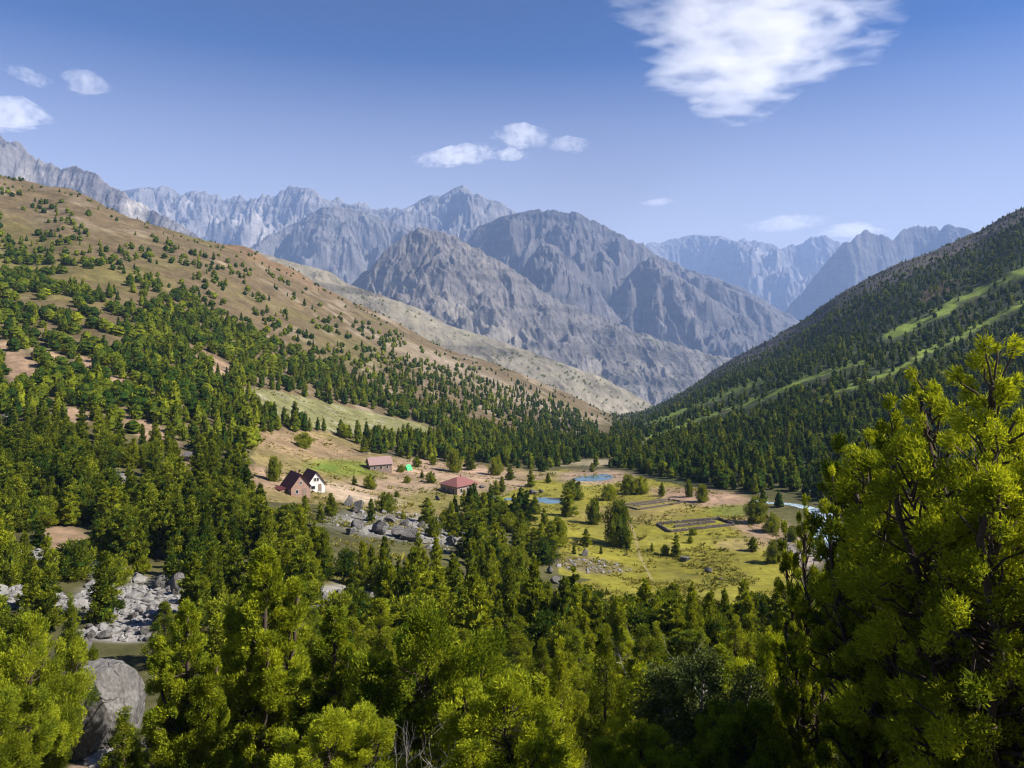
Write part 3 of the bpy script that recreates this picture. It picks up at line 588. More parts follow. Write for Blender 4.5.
# trees standing free on the meadow and around the homestead
for a in [(531, 487, 17, 11, 'cone', 'dark juniper left of the upper blue pond on bare soil'), (548, 483, 10, 7, 'cone', 'small juniper second left of the upper blue pond'), (592, 472, 9, 7, 'cone', 'little pointed juniper at the back shore of the upper blue pond'),
          (535, 514, 17, 14, 'cone', 'pointed juniper on the near bank of the left pond'), (568, 516, 30, 17, 'column', 'tall dark juniper right of the left pond'), (573, 500, 20, 20, 'round', 'round dark juniper right behind the left pond'),
          (594, 524, 24, 16, 'round', 'loose juniper between the left pond and the biggest meadow tree'), (618, 546, 44, 29, 'round', 'biggest round juniper of the meadow, left of both stone pens'), (628, 549, 16, 9, 'cone', 'small juniper at the right foot of the biggest meadow tree'),
          (609, 500, 15, 15, 'round', 'airy light green tree left of the faint stone pen'), (628, 494, 19, 18, 'round', 'dark round juniper behind the faint stone pen, left one of a pair'), (641, 494, 17, 15, 'round', 'dark round juniper behind the faint stone pen, right one of a pair'),
          (558, 546, 28, 19, 'round', 'round juniper left of the shaded gap beside the biggest meadow tree'), (541, 556, 32, 18, 'cone', 'pointed juniper at the lower left edge of the meadow'), (574, 554, 11, 5, 'cone', 'thin half-bare juniper at the lower left of the meadow'),
          (601, 554, 9, 4, 'cone', 'tiny thin juniper under the biggest meadow tree'), (586, 546, 17, 12, 'cone', 'dark juniper in the shade left of the biggest meadow tree'), (652, 552, 9, 5, 'cone', 'tiny dark sapling alone on the meadow'),
          (662, 496, 13, 9, 'cone', 'small upright juniper at the back edge of the meadow'), (689, 497, 17, 8, 'round', 'thin-stemmed juniper at the back edge of the meadow'), (702, 502, 17, 13, 'round', 'leaning round juniper in front of the forest on bare soil'),
          (756, 523, 25, 22, 'round', 'broad dark juniper right of the long stone pen'), (772, 532, 18, 17, 'round', 'low round juniper at the right end of the long stone pen'), (693, 535, 7, 8, 'round', 'little bush just in front of the long stone pen'),
          (690, 543, 7, 6, 'round', 'tiny bush on the meadow in front of the long stone pen'), (665, 555, 10, 9, 'round', 'low dark bush left of the meadow pair'), (676, 556, 22, 12, 'cone', 'pointed juniper on the meadow beside a flat pale rock'),
          (753, 551, 14, 11, 'column', 'small blocky juniper alone on the right of the meadow'), (773, 563, 22, 16, 'round', 'airy tree at the lower right edge of the meadow'), (792, 541, 15, 12, 'round', 'small dark round juniper on the gravel by the river'),
          (304, 448, 15, 18, 'round', 'single round juniper on the dry grass above the twin cottages'), (354, 485, 9, 7, 'cone', 'small juniper on the homestead lawn, left one of two'), (370, 489, 14, 13, 'round', 'round juniper on the homestead lawn, right one of two'),
          (364, 453, 16, 11, 'cone', 'juniper just behind the long pink-roofed house'), (305, 513, 17, 13, 'cone', 'juniper in front of the brick cottage'), (320, 522, 19, 11, 'cone', 'slim juniper below the white-fronted cottage'),
          (331, 516, 22, 16, 'cone', 'pointed juniper below the white-fronted cottage beside the rocks'), (371, 522, 23, 9, 'column', 'narrow column juniper standing among the boulder pile'), (386, 512, 19, 20, 'round', 'dark wide juniper above the boulder pile'),
          (397, 497, 6, 6, 'round', 'small bush on the path above the boulder pile'), (274, 481, 24, 15, 'round', 'dark juniper directly behind the brick cottage'), (417, 467, 10, 9, 'round', 'small juniper right beside the green tent'),
          (433, 465, 9, 8, 'round', 'small juniper behind the bare yard left of the square house'), (401, 472, 7, 8, 'round', 'low bush left of the green tent'), (422, 478, 8, 6, 'cone', 'tiny juniper in the middle of the bare yard'),
          (431, 483, 11, 10, 'round', 'round bush on the bare yard left of the square house'), (407, 483, 7, 7, 'round', 'small bush at the left of the bare yard'), (496, 475, 17, 15, 'round', 'round dark juniper behind and right of the square house'),
          (510, 480, 14, 11, 'cone', 'juniper at the forest edge right of the square house'), (496, 495, 14, 10, 'cone', 'front juniper of the pair right of the square house'), (502, 492, 15, 10, 'cone', 'back juniper of the pair right of the square house'),
          (472, 498, 9, 8, 'round', 'small juniper right in front of the square house'), (464, 507, 17, 10, 'column', 'narrow juniper below the square house'), (427, 523, 24, 17, 'column', 'tall ragged juniper between the boulder pile and the square house'),
          (505, 523, 16, 13, 'round', 'round juniper left of the stream'), (518, 519, 13, 8, 'cone', 'small pointed juniper at the stream bank'), (523, 537, 17, 13, 'cone', 'juniper on the grass below the stream'), (403, 519, 9, 7, 'cone', 'little juniper at the top of the boulder pile'),
          (482, 537, 25, 16, 'cone', 'dark juniper over the right-hand boulders'), (463, 534, 20, 14, 'column', 'green juniper behind the right-hand boulders'), (445, 528, 18, 13, 'round', 'bushy juniper between the two groups of boulders'),
          (454, 472, 22, 16, 'round', 'tall juniper directly behind the square house, left one'), (470, 470, 22, 16, 'cone', 'tall juniper directly behind the square house, right one')]:
    seen(*a)
# the forest
HX = np.array([(h[0], h[1], h[2]) for h in HAND_XY])
for (d0, d1, sp) in ((30, 62, 3.7), (62, 150, 3.3), (150, 420, 4.4), (420, 1260, 6.6)):
    X, Y, Z, px, py, rng = scatter(d0, d1, sp)
    for x, y, z, a, b in zip(X, Y, Z, px, py):
        if y < 330 and len(HX) and (np.hypot(HX[:, 0] - x, HX[:, 1] - y) < HX[:, 2] * .5 + .9).any(): continue
        if y < 34 and (a < 30 or abs(a - 430) < 90 or a > 770): continue
        sil = np.interp(a, [s[0] for s in SIL], [s[1] for s in SIL])
        dry = a < 612 and y > 190 and b < 436 and not (200 < a < 600 and b > 372)
        rnd = rng.uniform() < (.72 if dry else .22)
        if rnd: h = rng.uniform(2.8, 5.4); w = h * rng.uniform(.8, 1.2)
        else: h = rng.uniform(3.6, 7.6) * (1.0 if y < 700 else .9); w = h * rng.uniform(.40, .62)
        if y > 420 and dry: h *= .85; w *= .9
        if b - sil < 10 and y > 400: h *= .6; w *= .7
        if y < 62: h *= .72
        add_tree(x, y, h, w, 'round' if rnd else ('cone' if rng.uniform() < .6 else 'column'), z=z)

def pick(t):
    if t['kind']: return t['kind']
    d = t['y']; i = int(t['rot'] * 1000); rd = t['form'] == 'round'
    if d < 62 and not rd: return NEARK[i % 3] if t['form'] != 'spread' else NEARK[3]
    if d < 62: return NEARK[3]
    if d < 175 or (t['hand'] and d < 300): 
        if rd: return MIDR[i % 3]
        q = [k for k in range(6) if ('column', 'cone', 'cone', 'column', 'cone', 'column')[k] == (t['form'] if t['form'] == 'column' else 'cone')]; return MIDK[q[i % len(q)]]
    if d < 430: return FARR[i % 3] if rd else FARK[i % 5]
    return TINYR[i % 3] if rd else TINYK[i % 4]
def in_frame(t): return -t['w'] * F / t['y'] * .4 < t['px'] < 1024 + t['w'] * F / t['y'] * .4 and t['py'] - t['h'] / t['y'] * F < 768
for t in TREES: t['size'] = t['h'] / t['y'] * (1 if in_frame(t) else 0)
order = sorted([t for t in TREES if not t['hand']], key=lambda t: -t['size'])
n_hand = sum(t['hand'] for t in TREES)
for t in order[:300 - n_hand]: t['own'] = t['size'] > 0
def grow(t):
    k = pick(t); crown, trunk = k.meshes(); rt = empty('willow_shrub' if k is BIG[4] else 'juniper_tree', (t['x'], t['y'], t['z'] - .05), t['rot'])
    sx = t['w'] / (2 * k.r); sz = t['h'] / k.h
    c = link('crown', crown, rt); c.scale = (sx, sx, sz); b = link('trunk', trunk, rt); b.scale = (sx, sx, sz)
    t['obj'] = rt; return rt
for t in TREES:
    if t['hand'] or t.get('own'): grow(t)
def forest(name, items, label, cat):
    Vs, Qs, Ts, Ms = [], [], [], []; off = 0
    for t in items:
        k = pick(t); ca, sa = math.cos(t['rot']), math.sin(t['rot']); sx = t['w'] / (2 * k.r); sz = t['h'] / k.h
        V = k.V * np.array([sx, sx, sz]); W = np.stack([V[:, 0] * ca - V[:, 1] * sa + t['x'], V[:, 0] * sa + V[:, 1] * ca + t['y'], V[:, 2] + t['z'] - .05], 1)
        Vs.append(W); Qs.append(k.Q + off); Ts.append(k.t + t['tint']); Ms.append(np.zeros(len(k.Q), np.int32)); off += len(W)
        if t['y'] < 430:     # stem
            r = .02 * t['h']; b = np.array([[t['x'] + r * ca - 0, t['y'] + r * sa, t['z'] - .4], [t['x'] - r * sa, t['y'] + r * ca, t['z'] - .4], [t['x'] - r * ca, t['y'] - r * sa, t['z'] - .4], [t['x'] + r * sa, t['y'] - r * ca, t['z'] - .4]])
            tp = b.copy(); tp[:, :2] = (tp[:, :2] - b[:, :2].mean(0)) * .2 + b[:, :2].mean(0); tp[:, 2] = t['z'] + t['h'] * .85
            Vs.append(np.concatenate([b, tp])); Qs.append(np.array([[0, 1, 5, 4], [1, 2, 6, 5], [2, 3, 7, 6], [3, 0, 4, 7]]) + off); Ts.append(np.zeros(8)); Ms.append(np.ones(4, np.int32)); off += 8
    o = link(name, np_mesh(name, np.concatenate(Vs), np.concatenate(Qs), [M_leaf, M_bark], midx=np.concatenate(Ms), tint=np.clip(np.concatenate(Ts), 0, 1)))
    tag(o, label, cat, kind='stuff'); return o
REST = [t for t in TREES if not (t['hand'] or t.get('own'))]
# scrub on the farther mountainsides
def far_scrub(key, n, seed, cond, hmin, hmax):
    o, X, Y, Z, T, dc = MTN[key]; rng = np.random.default_rng(seed); ii = rng.integers(20, X.shape[0] - 1, n); jj = rng.integers(0, X.shape[1], n)
    for i, j in zip(ii, jj):
        x, y, z = X[i, j], Y[i, j], Z[i, j]; px = 512 + F * x / y; py = HY - F * z / y
        if not cond(px, py, float(pn(x / 90, y / 90, seed)), rng): continue
        h = rng.uniform(hmin, hmax); REST.append(dict(x=float(x), y=float(y), z=float(z), h=h, w=h * rng.uniform(.8, 1.3), form='round', kind=None, rot=float(rng.uniform(0, 6)), tint=float(rng.normal() * .08), hand=False, far=True))
far_scrub('flank', 5200, 7, lambda px, py, n, r: 230 < px < 720 and py < 440 and r.uniform() < .35 + n, 3, 6.5)
far_scrub('hill', 5200, 8, lambda px, py, n, r: 330 < px < 790 and py < 430 and r.uniform() < (.25 + n) * min(1, max(0, (py - 262) / 40)), 4, 9)
SCRK = [Kind(395 + i, h=5, r=2.5, nl=34, L=2.0, W=1.3, ncl=9, shape='round', clump=.4, twigs=False) for i in range(3)]
for t in REST:
    if t.get('far'): t['kind'] = SCRK[int(t['rot'] * 100) % 3]
forest('juniper_forest', REST, 'dense juniper forest covering the valley floor and both slopes', 'forest')
print('trees', len(TREES), 'own', sum(1 for t in TREES if 'obj' in t), 'rest', len(REST))
# ------------------------------------------------------------------ stones
import bmesh
def stone_mesh(seed, sub=3, cuts=11, rough=.09, mtl=None, flat=1.0):
    rng = np.random.default_rng(seed); bm = bmesh.new(); bmesh.ops.create_icosphere(bm, subdivisions=sub, radius=1)
    V = np.array([v.co for v in bm.verts]); Fc = np.array([[v.index for v in f.verts] for f in bm.faces]); bm.free()
    for _ in range(cuts):
        n = unit(rng.normal(size=3)); c = rng.uniform(.38, .78); dd = V @ n; V = V - np.maximum(0, dd - c)[:, None] * n
    nz = fbm(V[:, 0] * 1.6 + seed, V[:, 1] * 1.6 + V[:, 2] * 1.3, 5, seed) + .5 * fbm(V[:, 2] * 4 + seed, V[:, 0] * 4 - V[:, 1] * 3, 4, seed + 3)
    V = V * (1 + rough * nz)[:, None] * np.array([1, .85, .8 * flat]); return V, Fc
STV = [stone_mesh(40 + i) for i in range(6)]
STONES = [np_mesh('boulder', V, Q, [M_stone], k=3) for V, Q in STV]
ROCKS = []
def rock(px, py, wp, hp, label, d=None, yaw=None, tilt=0.0, me=None, name='boulder', sink=.3):
    if d is None: x, y, z = at(px, py)
    else: x, y = (px - 512) / F * d, d; z = float(ground(np.array([x]), np.array([y]))[0])
    w = wp / F * y; h = hp / F * y; o = link(name, me or STONES[len(ROCKS) % 6]); o.location = (x, y, z + h * (.5 - sink * .5)); o.scale = (w * .56, w * .5, h * .72)
    o.rotation_euler = (tilt, tilt * .5, len(ROCKS) * 1.3 if yaw is None else yaw); ROCKS.append((px, py, o)); tag(o, label, 'boulder', 'boulders of the valley'); return o
# the great boulder in the trees
Vb, Qb = stone_mesh(77, 5, 0, .05)
rngb = np.random.default_rng(3)
for n, c in (((-.05, -.95, .2), .58), ((.75, -.3, .6), .60), ((-.7, -.3, .6), .74), ((.95, -.1, -.1), .74), ((-.9, -.4, -.1), .82), ((.05, .1, .98), .70), ((.6, -.75, -.1), .62)):
    n = unit(np.array(n)); Vb = Vb - np.maximum(0, Vb @ n - c)[:, None] * n
Vb = Vb * (1 + .05 * fbm(Vb[:, 0] * 7, Vb[:, 2] * 7 + Vb[:, 1] * 5, 5, 9))[:, None]
rock(97, 752, 88, 94, 'huge smooth grey boulder as big as a tree, left of the many-tipped tall juniper', yaw=.15, tilt=.12, me=np_mesh('boulder', Vb, Qb, [M_stone], k=3), sink=.15)
for a in [(82, 650, 34, 9, 'flat dark slab lying just above the huge grey boulder'), (62, 663, 10, 8, 'small stone at the left top of the huge grey boulder'), (180, 594, 17, 26, 'upright slab leaning at the right end of the scree'), (160, 588, 20, 18, 'angular block in the scree left of the leaning slab'),
          (196, 606, 14, 12, 'block at the foot of the leaning slab'), (343, 603, 22, 18, 'tallest of the pale rocks in the middle of the forest'), (330, 610, 16, 15, 'left one of the pale rocks in the middle of the forest'), (360, 604, 16, 13, 'right one of the pale rocks in the middle of the forest'), (322, 600, 11, 8, 'small outer stone left of the pale rocks in the forest'),
          (349, 506, 14, 14, 'dark-faced boulder at the top left of the boulder pile'), (358, 513, 18, 15, 'pale pointed boulder at the top of the boulder pile'), (357, 528, 18, 13, 'dark boulder in the left middle of the boulder pile'), (350, 535, 15, 10, 'low pale boulder at the lower left of the boulder pile'), (379, 533, 22, 17, 'biggest pale boulder in the middle of the boulder pile'),
          (396, 537, 18, 13, 'pale boulder right of the biggest one in the pile'), (412, 541, 30, 19, 'largest dark-and-pale boulder at the right end of the pile'), (391, 523, 13, 9, 'boulder on the upper side of the pile next to the wide juniper'), (421, 527, 11, 8, 'round pale stone above the right end of the pile'), (405, 526, 12, 8, 'stone between the upper boulders of the pile'),
          (296, 520, 18, 7, 'low pale rock in front of the brick cottage'), (311, 527, 10, 6, 'small pale rock below the brick cottage'), (451, 545, 18, 13, 'left boulder of the mid-forest group below the square house'), (470, 550, 20, 13, 'dusty pink boulder of the mid-forest group below the square house'), (488, 551, 14, 10, 'right boulder of the mid-forest group below the square house'),
          (477, 507, 17, 9, 'dark flat-topped boulder on the grass in front of the square house'), (438, 500, 7, 6, 'white-topped stone on the grass left of the square house'), (483, 488, 8, 4, 'pale flat stone beside the right wall of the square house'), (492, 500, 9, 6, 'dark stone with a pale top right of the square house'),
          (523, 498, 10, 5, 'white-topped stone on the far bank of the left pond'), (534, 494, 13, 6, 'dark broad stone on the far bank of the left pond'), (541, 493, 6, 5, 'small pale stone at the far end of the left pond'), (556, 583, 13, 10, 'pale boulder at the near edge of the meadow, larger of two'), (549, 573, 9, 8, 'pale boulder at the near edge of the meadow, smaller of two'),
          (585, 556, 11, 10, 'dark boulder under the trees left of the biggest meadow tree'), (520, 574, 8, 5, 'small pale boulder in the forest below the ponds'), (500, 570, 8, 5, 'small grey boulder in the forest left of the towering juniper'), (685, 561, 16, 6, 'flat pale rock on the meadow at the foot of the pointed juniper'), (708, 572, 9, 6, 'small dark-and-white rock alone on the meadow'),
          (721, 580, 4, 3, 'white stone on the meadow below the lone dark-and-white rock'), (718, 519, 3.5, 5, 'small white upright stone at the back corner of the long stone pen'), (415, 580, 12, 9, 'pale boulder among trees in the middle forest'), (440, 592, 13, 11, 'rounded pale boulder in the forest below the boulder pile'), (436, 604, 14, 8, 'low boulder just below the rounded pale one'),
          (5, 420, 11, 8, 'white rock on the left slope at the edge of the picture'), (126, 402, 8, 6, 'pale rock in the forest above the bare soil patch'), (45, 470, 9, 6, 'pale rock in the left forest above the scree'), (104, 473, 9, 8, 'pale rock in the left forest, upper of a line of stones'), (90, 487, 7, 6, 'round pale stone in the left forest, lowest of a line'),
          (188, 461, 16, 12, 'broken pale outcrop in the left forest right of the bare soil patch'), (197, 489, 6, 5, 'small pale stone in the left forest below the broken outcrop'), (612, 742, 13, 12, 'grey boulder low between the bushes at the bottom edge'), (276, 758, 18, 12, 'pale boulder at the bottom edge right of the path'), (143, 748, 13, 11, 'white boulder on the verge of the gravel path'),
          (168, 748, 11, 8, 'pale stone on the verge of the gravel path, right of the white one')]:
    px, py, wp, hp, lb = a; rock(px, py, wp, hp, lb)
N_FIXED = len(ROCKS)
# boulders that stand out of the scree, then the rubble between them
rngs = np.random.default_rng(12); words_ = ['left', 'lower left', 'upper left', 'middle', 'upper', 'lower', 'right', 'upper right', 'lower right']
for i in range(34):
    px = 84 + rngs.uniform(0, 92); py = 596 + rngs.uniform(0, 42) - (px - 130) * .1; s_ = rngs.uniform(6, 14)
    k = ('left' if px < 112 else 'right' if px > 150 else 'middle'); k2 = 'upper' if py < 610 else 'lower' if py > 624 else 'central'
    rock(px, py, s_, s_ * rngs.uniform(.55, .95), f'{k2} {k}')
ORD = ['', 'second ', 'third ', 'fourth ', 'fifth ', 'sixth ', 'seventh ', 'eighth ', 'ninth ', 'tenth ', 'eleventh ', 'twelfth ']
_cells = {}
for a in ROCKS[N_FIXED:]: _cells.setdefault(a[2]['label'], []).append(a[2])
for k, v in _cells.items():
    for i, o in enumerate(sorted(v, key=lambda o: -o.scale.x)): o['label'] = f'{ORD[i]}largest grey block in the {k} of the scree'
def rubble():
    rng = np.random.default_rng(8); Vs, Qs = [], []; off = 0
    lo = [stone_mesh(90 + i, 1, 6, .06) for i in range(5)]
    for (cx, cy_, rx, ry, an), n in zip(SCREE + [(345, 600, 34, 12, 0), (410, 528, 76, 14, 6), (150, 756, 60, 7, -8), (470, 548, 40, 8, 0), (800, 552, 20, 10, 20), (590, 566, 40, 7, 4)], [420, 200, 200, 120, 60, 80, 90, 260, 140, 60, 60, 60]):
        for _ in range(n):
            a, q = rng.uniform(0, 6.28), math.sqrt(rng.uniform()) * 1.05; u, v = rx * q * math.cos(a), ry * q * math.sin(a); c, s = math.cos(R(an)), math.sin(R(an))
            x, y, z = at(cx + u * c - v * s, cy_ + u * s + v * c); V, Q = lo[rng.integers(5)]; sc = rng.uniform(.14, .6) * (1 + (rng.uniform() < .1)); r = rng.uniform(0, 6.28)
            W = V * sc * np.array([1, rng.uniform(.7, 1.2), rng.uniform(.5, .9)]); W = np.stack([W[:, 0] * math.cos(r) - W[:, 1] * math.sin(r) + x, W[:, 0] * math.sin(r) + W[:, 1] * math.cos(r) + y, W[:, 2] + z + sc * .1], 1)
            Vs.append(W); Qs.append(Q + off); off += len(V)
    tag(link('scree', np_mesh('scree', np.concatenate(Vs), np.concatenate(Qs), [M_scree], k=3)), 'loose grey stones filling the scree and lying between boulders', 'scree', kind='stuff')
rubble()

def tussocks():
    """dry grass tufts and little heaths on the open ground"""
    rng = np.random.default_rng(31); n = 60000; y = np.exp(rng.uniform(math.log(90), math.log(330), n)); px = rng.uniform(215, 850, n); x = (px - 512) / F * y; z = ground(x, y); py = HY - F * z / y
    op = inpoly(px, py, HOMESTEAD_POLY) | inpoly(px, py, MEADOW_POLY) | inpoly(px, py, BENCH_POLY) | (ell(px, py, 350, 540, 90, 40) > .3) | (ell(px, py, 680, 600, 120, 26) > .3)
    k = op & (rng.uniform(size=n) < .6 * sstep(-.15, .3, fbm(x / 11, y / 11, 3, 66))); x, y, z = x[k], y[k], z[k]; m = len(x); b = 7; hgt = rng.uniform(.12, .38, m) * (1 + 1.2 * (rng.uniform(size=m) < .06))
    a = rng.uniform(0, 6.28, (m, b)); P = np.stack([x[:, None] + np.cos(a) * hgt[:, None] * .8, y[:, None] + np.sin(a) * hgt[:, None] * .8, np.repeat((z + hgt * .4)[:, None], b, 1)], -1).reshape(-1, 3); A = unit(np.stack([np.cos(a), np.sin(a), a * 0 + 1.0], -1).reshape(-1, 3)); H = np.repeat(hgt, b)
    V, Q = blades(P, A, H[:, None] * 1.5, H[:, None] * .55, rng, unit(A + np.array([0, 0, .8]))); t = np.repeat(np.clip(np.repeat(.5 + .9 * fbm(x / 20, y / 20, 3, 67), b) + rng.normal(size=m * b) * .12, 0, 1), 4)
    tag(link('grass', np_mesh('grass', V, Q, [leaf_mat('dry grass', (.11, .12, .025), (.27, .235, .045), .2)], tint=t)), 'dry tufted grass and low heath on the open ground', 'grass', kind='stuff')
tussocks()

# ------------------------------------------------------------------ water
def water_mat(name, col, rough, foam):
    m = bpy.data.materials.new(name); m.use_nodes = True; n = m.node_tree.nodes; l = m.node_tree.links; b = n['Principled BSDF']
    b.inputs['Roughness'].default_value = rough; b.inputs['IOR'].default_value = 1.33
    tc = n.new('ShaderNodeTexCoord'); nz = n.new('ShaderNodeTexNoise'); nz.inputs['Scale'].default_value = 1.1; nz.inputs['Detail'].default_value = 7; nz.inputs['Roughness'].default_value = .7; l.new(tc.outputs['Object'], nz.inputs[0])
    r = n.new('ShaderNodeValToRGB'); r.color_ramp.elements[0].position = .5 - .22 * foam; r.color_ramp.elements[0].color = (*col, 1); r.color_ramp.elements[1].position = .80 - .3 * foam; r.color_ramp.elements[1].color = (.78, .84, .88, 1) if foam else (*[c * 1.2 for c in col], 1)
    l.new(nz.outputs[0], r.inputs[0]); l.new(r.outputs[0], b.inputs['Base Color'])
    bp = n.new('ShaderNodeBump'); bp.inputs['Distance'].default_value = .07 if foam else .02; l.new(nz.outputs[0], bp.inputs['Height']); l.new(bp.outputs[0], b.inputs['Normal']); return m
M_river = water_mat('glacier river', (.11, .20, .235), .22, .34); M_pond = water_mat('pond water', (.10, .19, .26), .06, 0)
def ribbon(name, pts, widths, m, lift=.07):
    P = np.array([at(*p)[:2] for p in pts]); t = np.linspace(0, len(P) - 1, len(P) * 9); X = np.interp(t, range(len(P)), P[:, 0]); Y = np.interp(t, range(len(P)), P[:, 1])
    k = np.ones(5) / 5; X = np.convolve(np.pad(X, 2, mode='edge'), k, 'valid'); Y = np.convolve(np.pad(Y, 2, mode='edge'), k, 'valid'); W = np.interp(t, range(len(P)), widths) * (1 + .25 * pn(t * 1.7, t * 0 + .3, 5))
    tx, ty = np.gradient(X), np.gradient(Y); L = np.hypot(tx, ty); nx, ny = -ty / L, tx / L; s = np.linspace(-.5, .5, 13)[:, None]
    GX = X + nx * W * s; GY = Y + ny * W * s; GZ = ground(GX, GY); e = (np.abs(s) * 2) ** 2
    GZ = np.minimum(GZ + lift, GZ.mean(0)[None, :] + lift * 2) * (1 - e) + (GZ + .03) * e; GZ = np.maximum(GZ, ground(GX, GY) + .03)
    tag(link(name, np_mesh(name, np.stack([GX, GY, GZ], -1).reshape(-1, 3), grid_faces(*GX.shape)[:, ::-1], [m], smooth=True)), kind='structure')
ribbon('river', [(960, 640), (905, 612), (868, 580), (843, 558), (828, 547), (834, 532), (830, 518), (812, 509), (790, 504), (768, 503), (750, 499)], [9, 9, 9, 8, 7.5, 7, 6, 4, 3, 2.2, 1.5], M_river)
ribbon('pond', [(574, 478), (584, 479), (596, 478), (606, 474)], [2, 13, 13, 2], M_pond)
ribbon('pond', [(536, 501), (544, 501), (553, 500), (562, 499)], [2, 10, 11, 2], M_pond)
ribbon('stream', [(500, 501), (512, 498), (522, 503), (530, 507), (536, 503)], [1.5, 3, 4, 4, 3], M_pond)
ribbon('stream', [(528, 510), (523, 512), (517, 513)], [4, 4, 2], M_pond)

# ------------------------------------------------------------------ the homestead
def wallmat(name, col, brick=False): return mat(name, col, .9, .22, 2.2, .02, .15, None, 9.0)
M_brick = wallmat('weathered brick', (.30, .19, .145)); M_white = wallmat('whitewash', (.62, .60, .58)); M_mud = wallmat('grey brown masonry', (.25, .18, .145)); M_mud2 = wallmat('pale masonry', (.30, .225, .18))
M_redroof = mat('red painted sheet', (.21, .085, .075), .6, .15, 1.5, .01, .3); M_pinkroof = mat('faded red sheet', (.27, .175, .16), .6, .15, 1.5, .01, .3); M_darkroof = mat('dark red sheet', (.10, .025, .028), .6, .2, 1.5, .01, .3)
M_glass = mat('window glass', (.02, .022, .026), .15, 0, 1, 0, .5); M_frame = mat('painted frame', (.55, .52, .48), .7); M_timber = mat('grey timber', (.22, .17, .13), .85, .3, 6, .01); M_tent = mat('green canvas', (.07, .50, .16), .8, .1, 3)
def window(root, c, wd, ht, face):
    """a framed window on a wall; face = outward direction in the house's own axes"""
    fx, fy = face; rz = math.atan2(fy, fx) + math.pi / 2; tx, ty = -fy, fx; mb = MB()
    for s in (-1, 1): mb.box((c[0] + tx * s * (wd / 2) + fx * .03, c[1] + ty * s * (wd / 2) + fy * .03, c[2]), (.09, .10, ht + .16), rz)
    for s in (-1, 1): mb.box((c[0] + fx * .028, c[1] + fy * .028, c[2] + s * (ht / 2 + .04)), (wd - .09, .10, .08), rz)
    f = mb.build('window', M_frame, root); g = MB(); g.box((c[0] + fx * .012, c[1] + fy * .012, c[2]), (wd - .09, .03, ht), rz); g.build('pane', M_glass, f)
def door(root, c, wd, ht, face, m):
    fx, fy = face; rz = math.atan2(fy, fx) + math.pi / 2; d = MB(); d.box((c[0] + fx * .02, c[1] + fy * .02, c[2] + ht / 2), (wd, .06, ht), rz); d.build('door', m, root)
def gable_roof(root, w, l, hw, hr, m, over=.35, th=.09):
    mb = MB(); k = hr / (w / 2)
    for s in (-1, 1):
        e = w / 2 + over; z0 = hw - over * k
        A = [(s * .003, -l / 2 - over, hw + hr + .02), (s * e, -l / 2 - over, z0 + .02), (s * e, l / 2 + over, z0 + .02), (s * .003, l / 2 + over, hw + hr + .02)]
        B = [(x, y, z + th) for x, y, z in A]; mb.poly(A + B, [(0, 1, 2, 3), (7, 6, 5, 4), (0, 4, 5, 1), (1, 5, 6, 2), (2, 6, 7, 3), (3, 7, 4, 0)])
    return mb.build('roof', m, root)
def gable_house(name, px, py, rz, w, l, hw, hr, wall_m, roof_m, label, d=None):
    x, y, z = at(px, py); root = empty(name, (x, y, z - .15), rz); tag(root, label, 'house'); root.scale = (.9, .9, .9)
    mb = MB(); P = [(-w / 2, -l / 2, -.5), (w / 2, -l / 2, -.5), (w / 2, l / 2, -.5), (-w / 2, l / 2, -.5), (-w / 2, -l / 2, hw), (w / 2, -l / 2, hw), (w / 2, l / 2, hw), (-w / 2, l / 2, hw), (0, -l / 2, hw + hr), (0, l / 2, hw + hr)]
    mb.poly(P, [(0, 1, 5, 8, 4), (2, 3, 7, 9, 6), (1, 2, 6, 5), (3, 0, 4, 7), (0, 3, 2, 1)]); mb.build('wall', wall_m, root)
    gable_roof(root, w, l, hw, hr, roof_m); return root
h1 = gable_house('brick_cottage', 296, 494, R(38), 4.6, 5.8, 2.4, 2.8, M_brick, M_darkroof, 'small brick cottage with steep dark red roof and lean-to, left one of the twin cottages')
window(h1, (-.9, -2.9, 1.3), .7, .8, (0, -1)); window(h1, (0, -2.9, 3.3), .5, .6, (0, -1)); door(h1, (.9, -2.9, 0), .9, 1.9, (0, -1), M_timber); window(h1, (-2.3, -1.5, 1.3), .6, .7, (-1, 0))
mb = MB(); mb.box((-3.2, .9, .70), (1.78, 3.4, 2.0)); ln = mb.build('lean_to', M_brick, h1)
mb = MB(); A = [(-4.3, -1.0, 1.72), (-2.66, -1.0, 1.98), (-2.66, 2.8, 1.98), (-4.3, 2.8, 1.72)]; mb.poly(A + [(x, y, z + .08) for x, y, z in A], [(3, 2, 1, 0), (4, 5, 6, 7), (0, 1, 5, 4), (1, 2, 6, 5), (2, 3, 7, 6), (3, 0, 4, 7)]); mb.build('lean_to_roof', M_darkroof, ln)
mb = MB(); mb.box((.8, 1.4, 4.7), (.45, .45, 1.3)); mb.build('chimney', M_brick, h1)
h2 = gable_house('white_cottage', 312, 489, R(38), 4.5, 5.4, 2.0, 2.9, M_white, M_darkroof, 'whitewashed cottage with steep dark red roof, right one of the twin cottages')
window(h2, (-.36, -2.7, 3.0), .55, .8, (0, -1)); window(h2, (.36, -2.7, 3.0), .55, .8, (0, -1)); window(h2, (-.9, -2.7, 1.1), 1.1, .8, (0, -1)); door(h2, (.9, -2.7, 0), .9, 1.8, (0, -1), M_timber); window(h2, (2.25, -.2, 1.1), .7, .7, (1, 0))
h3 = gable_house('long_house', 379, 470, R(90 + 24), 5.6, 7.6, 2.7, 2.0, M_mud, M_pinkroof, 'long brown house with faded pink gable roof, dark gable end to the left')
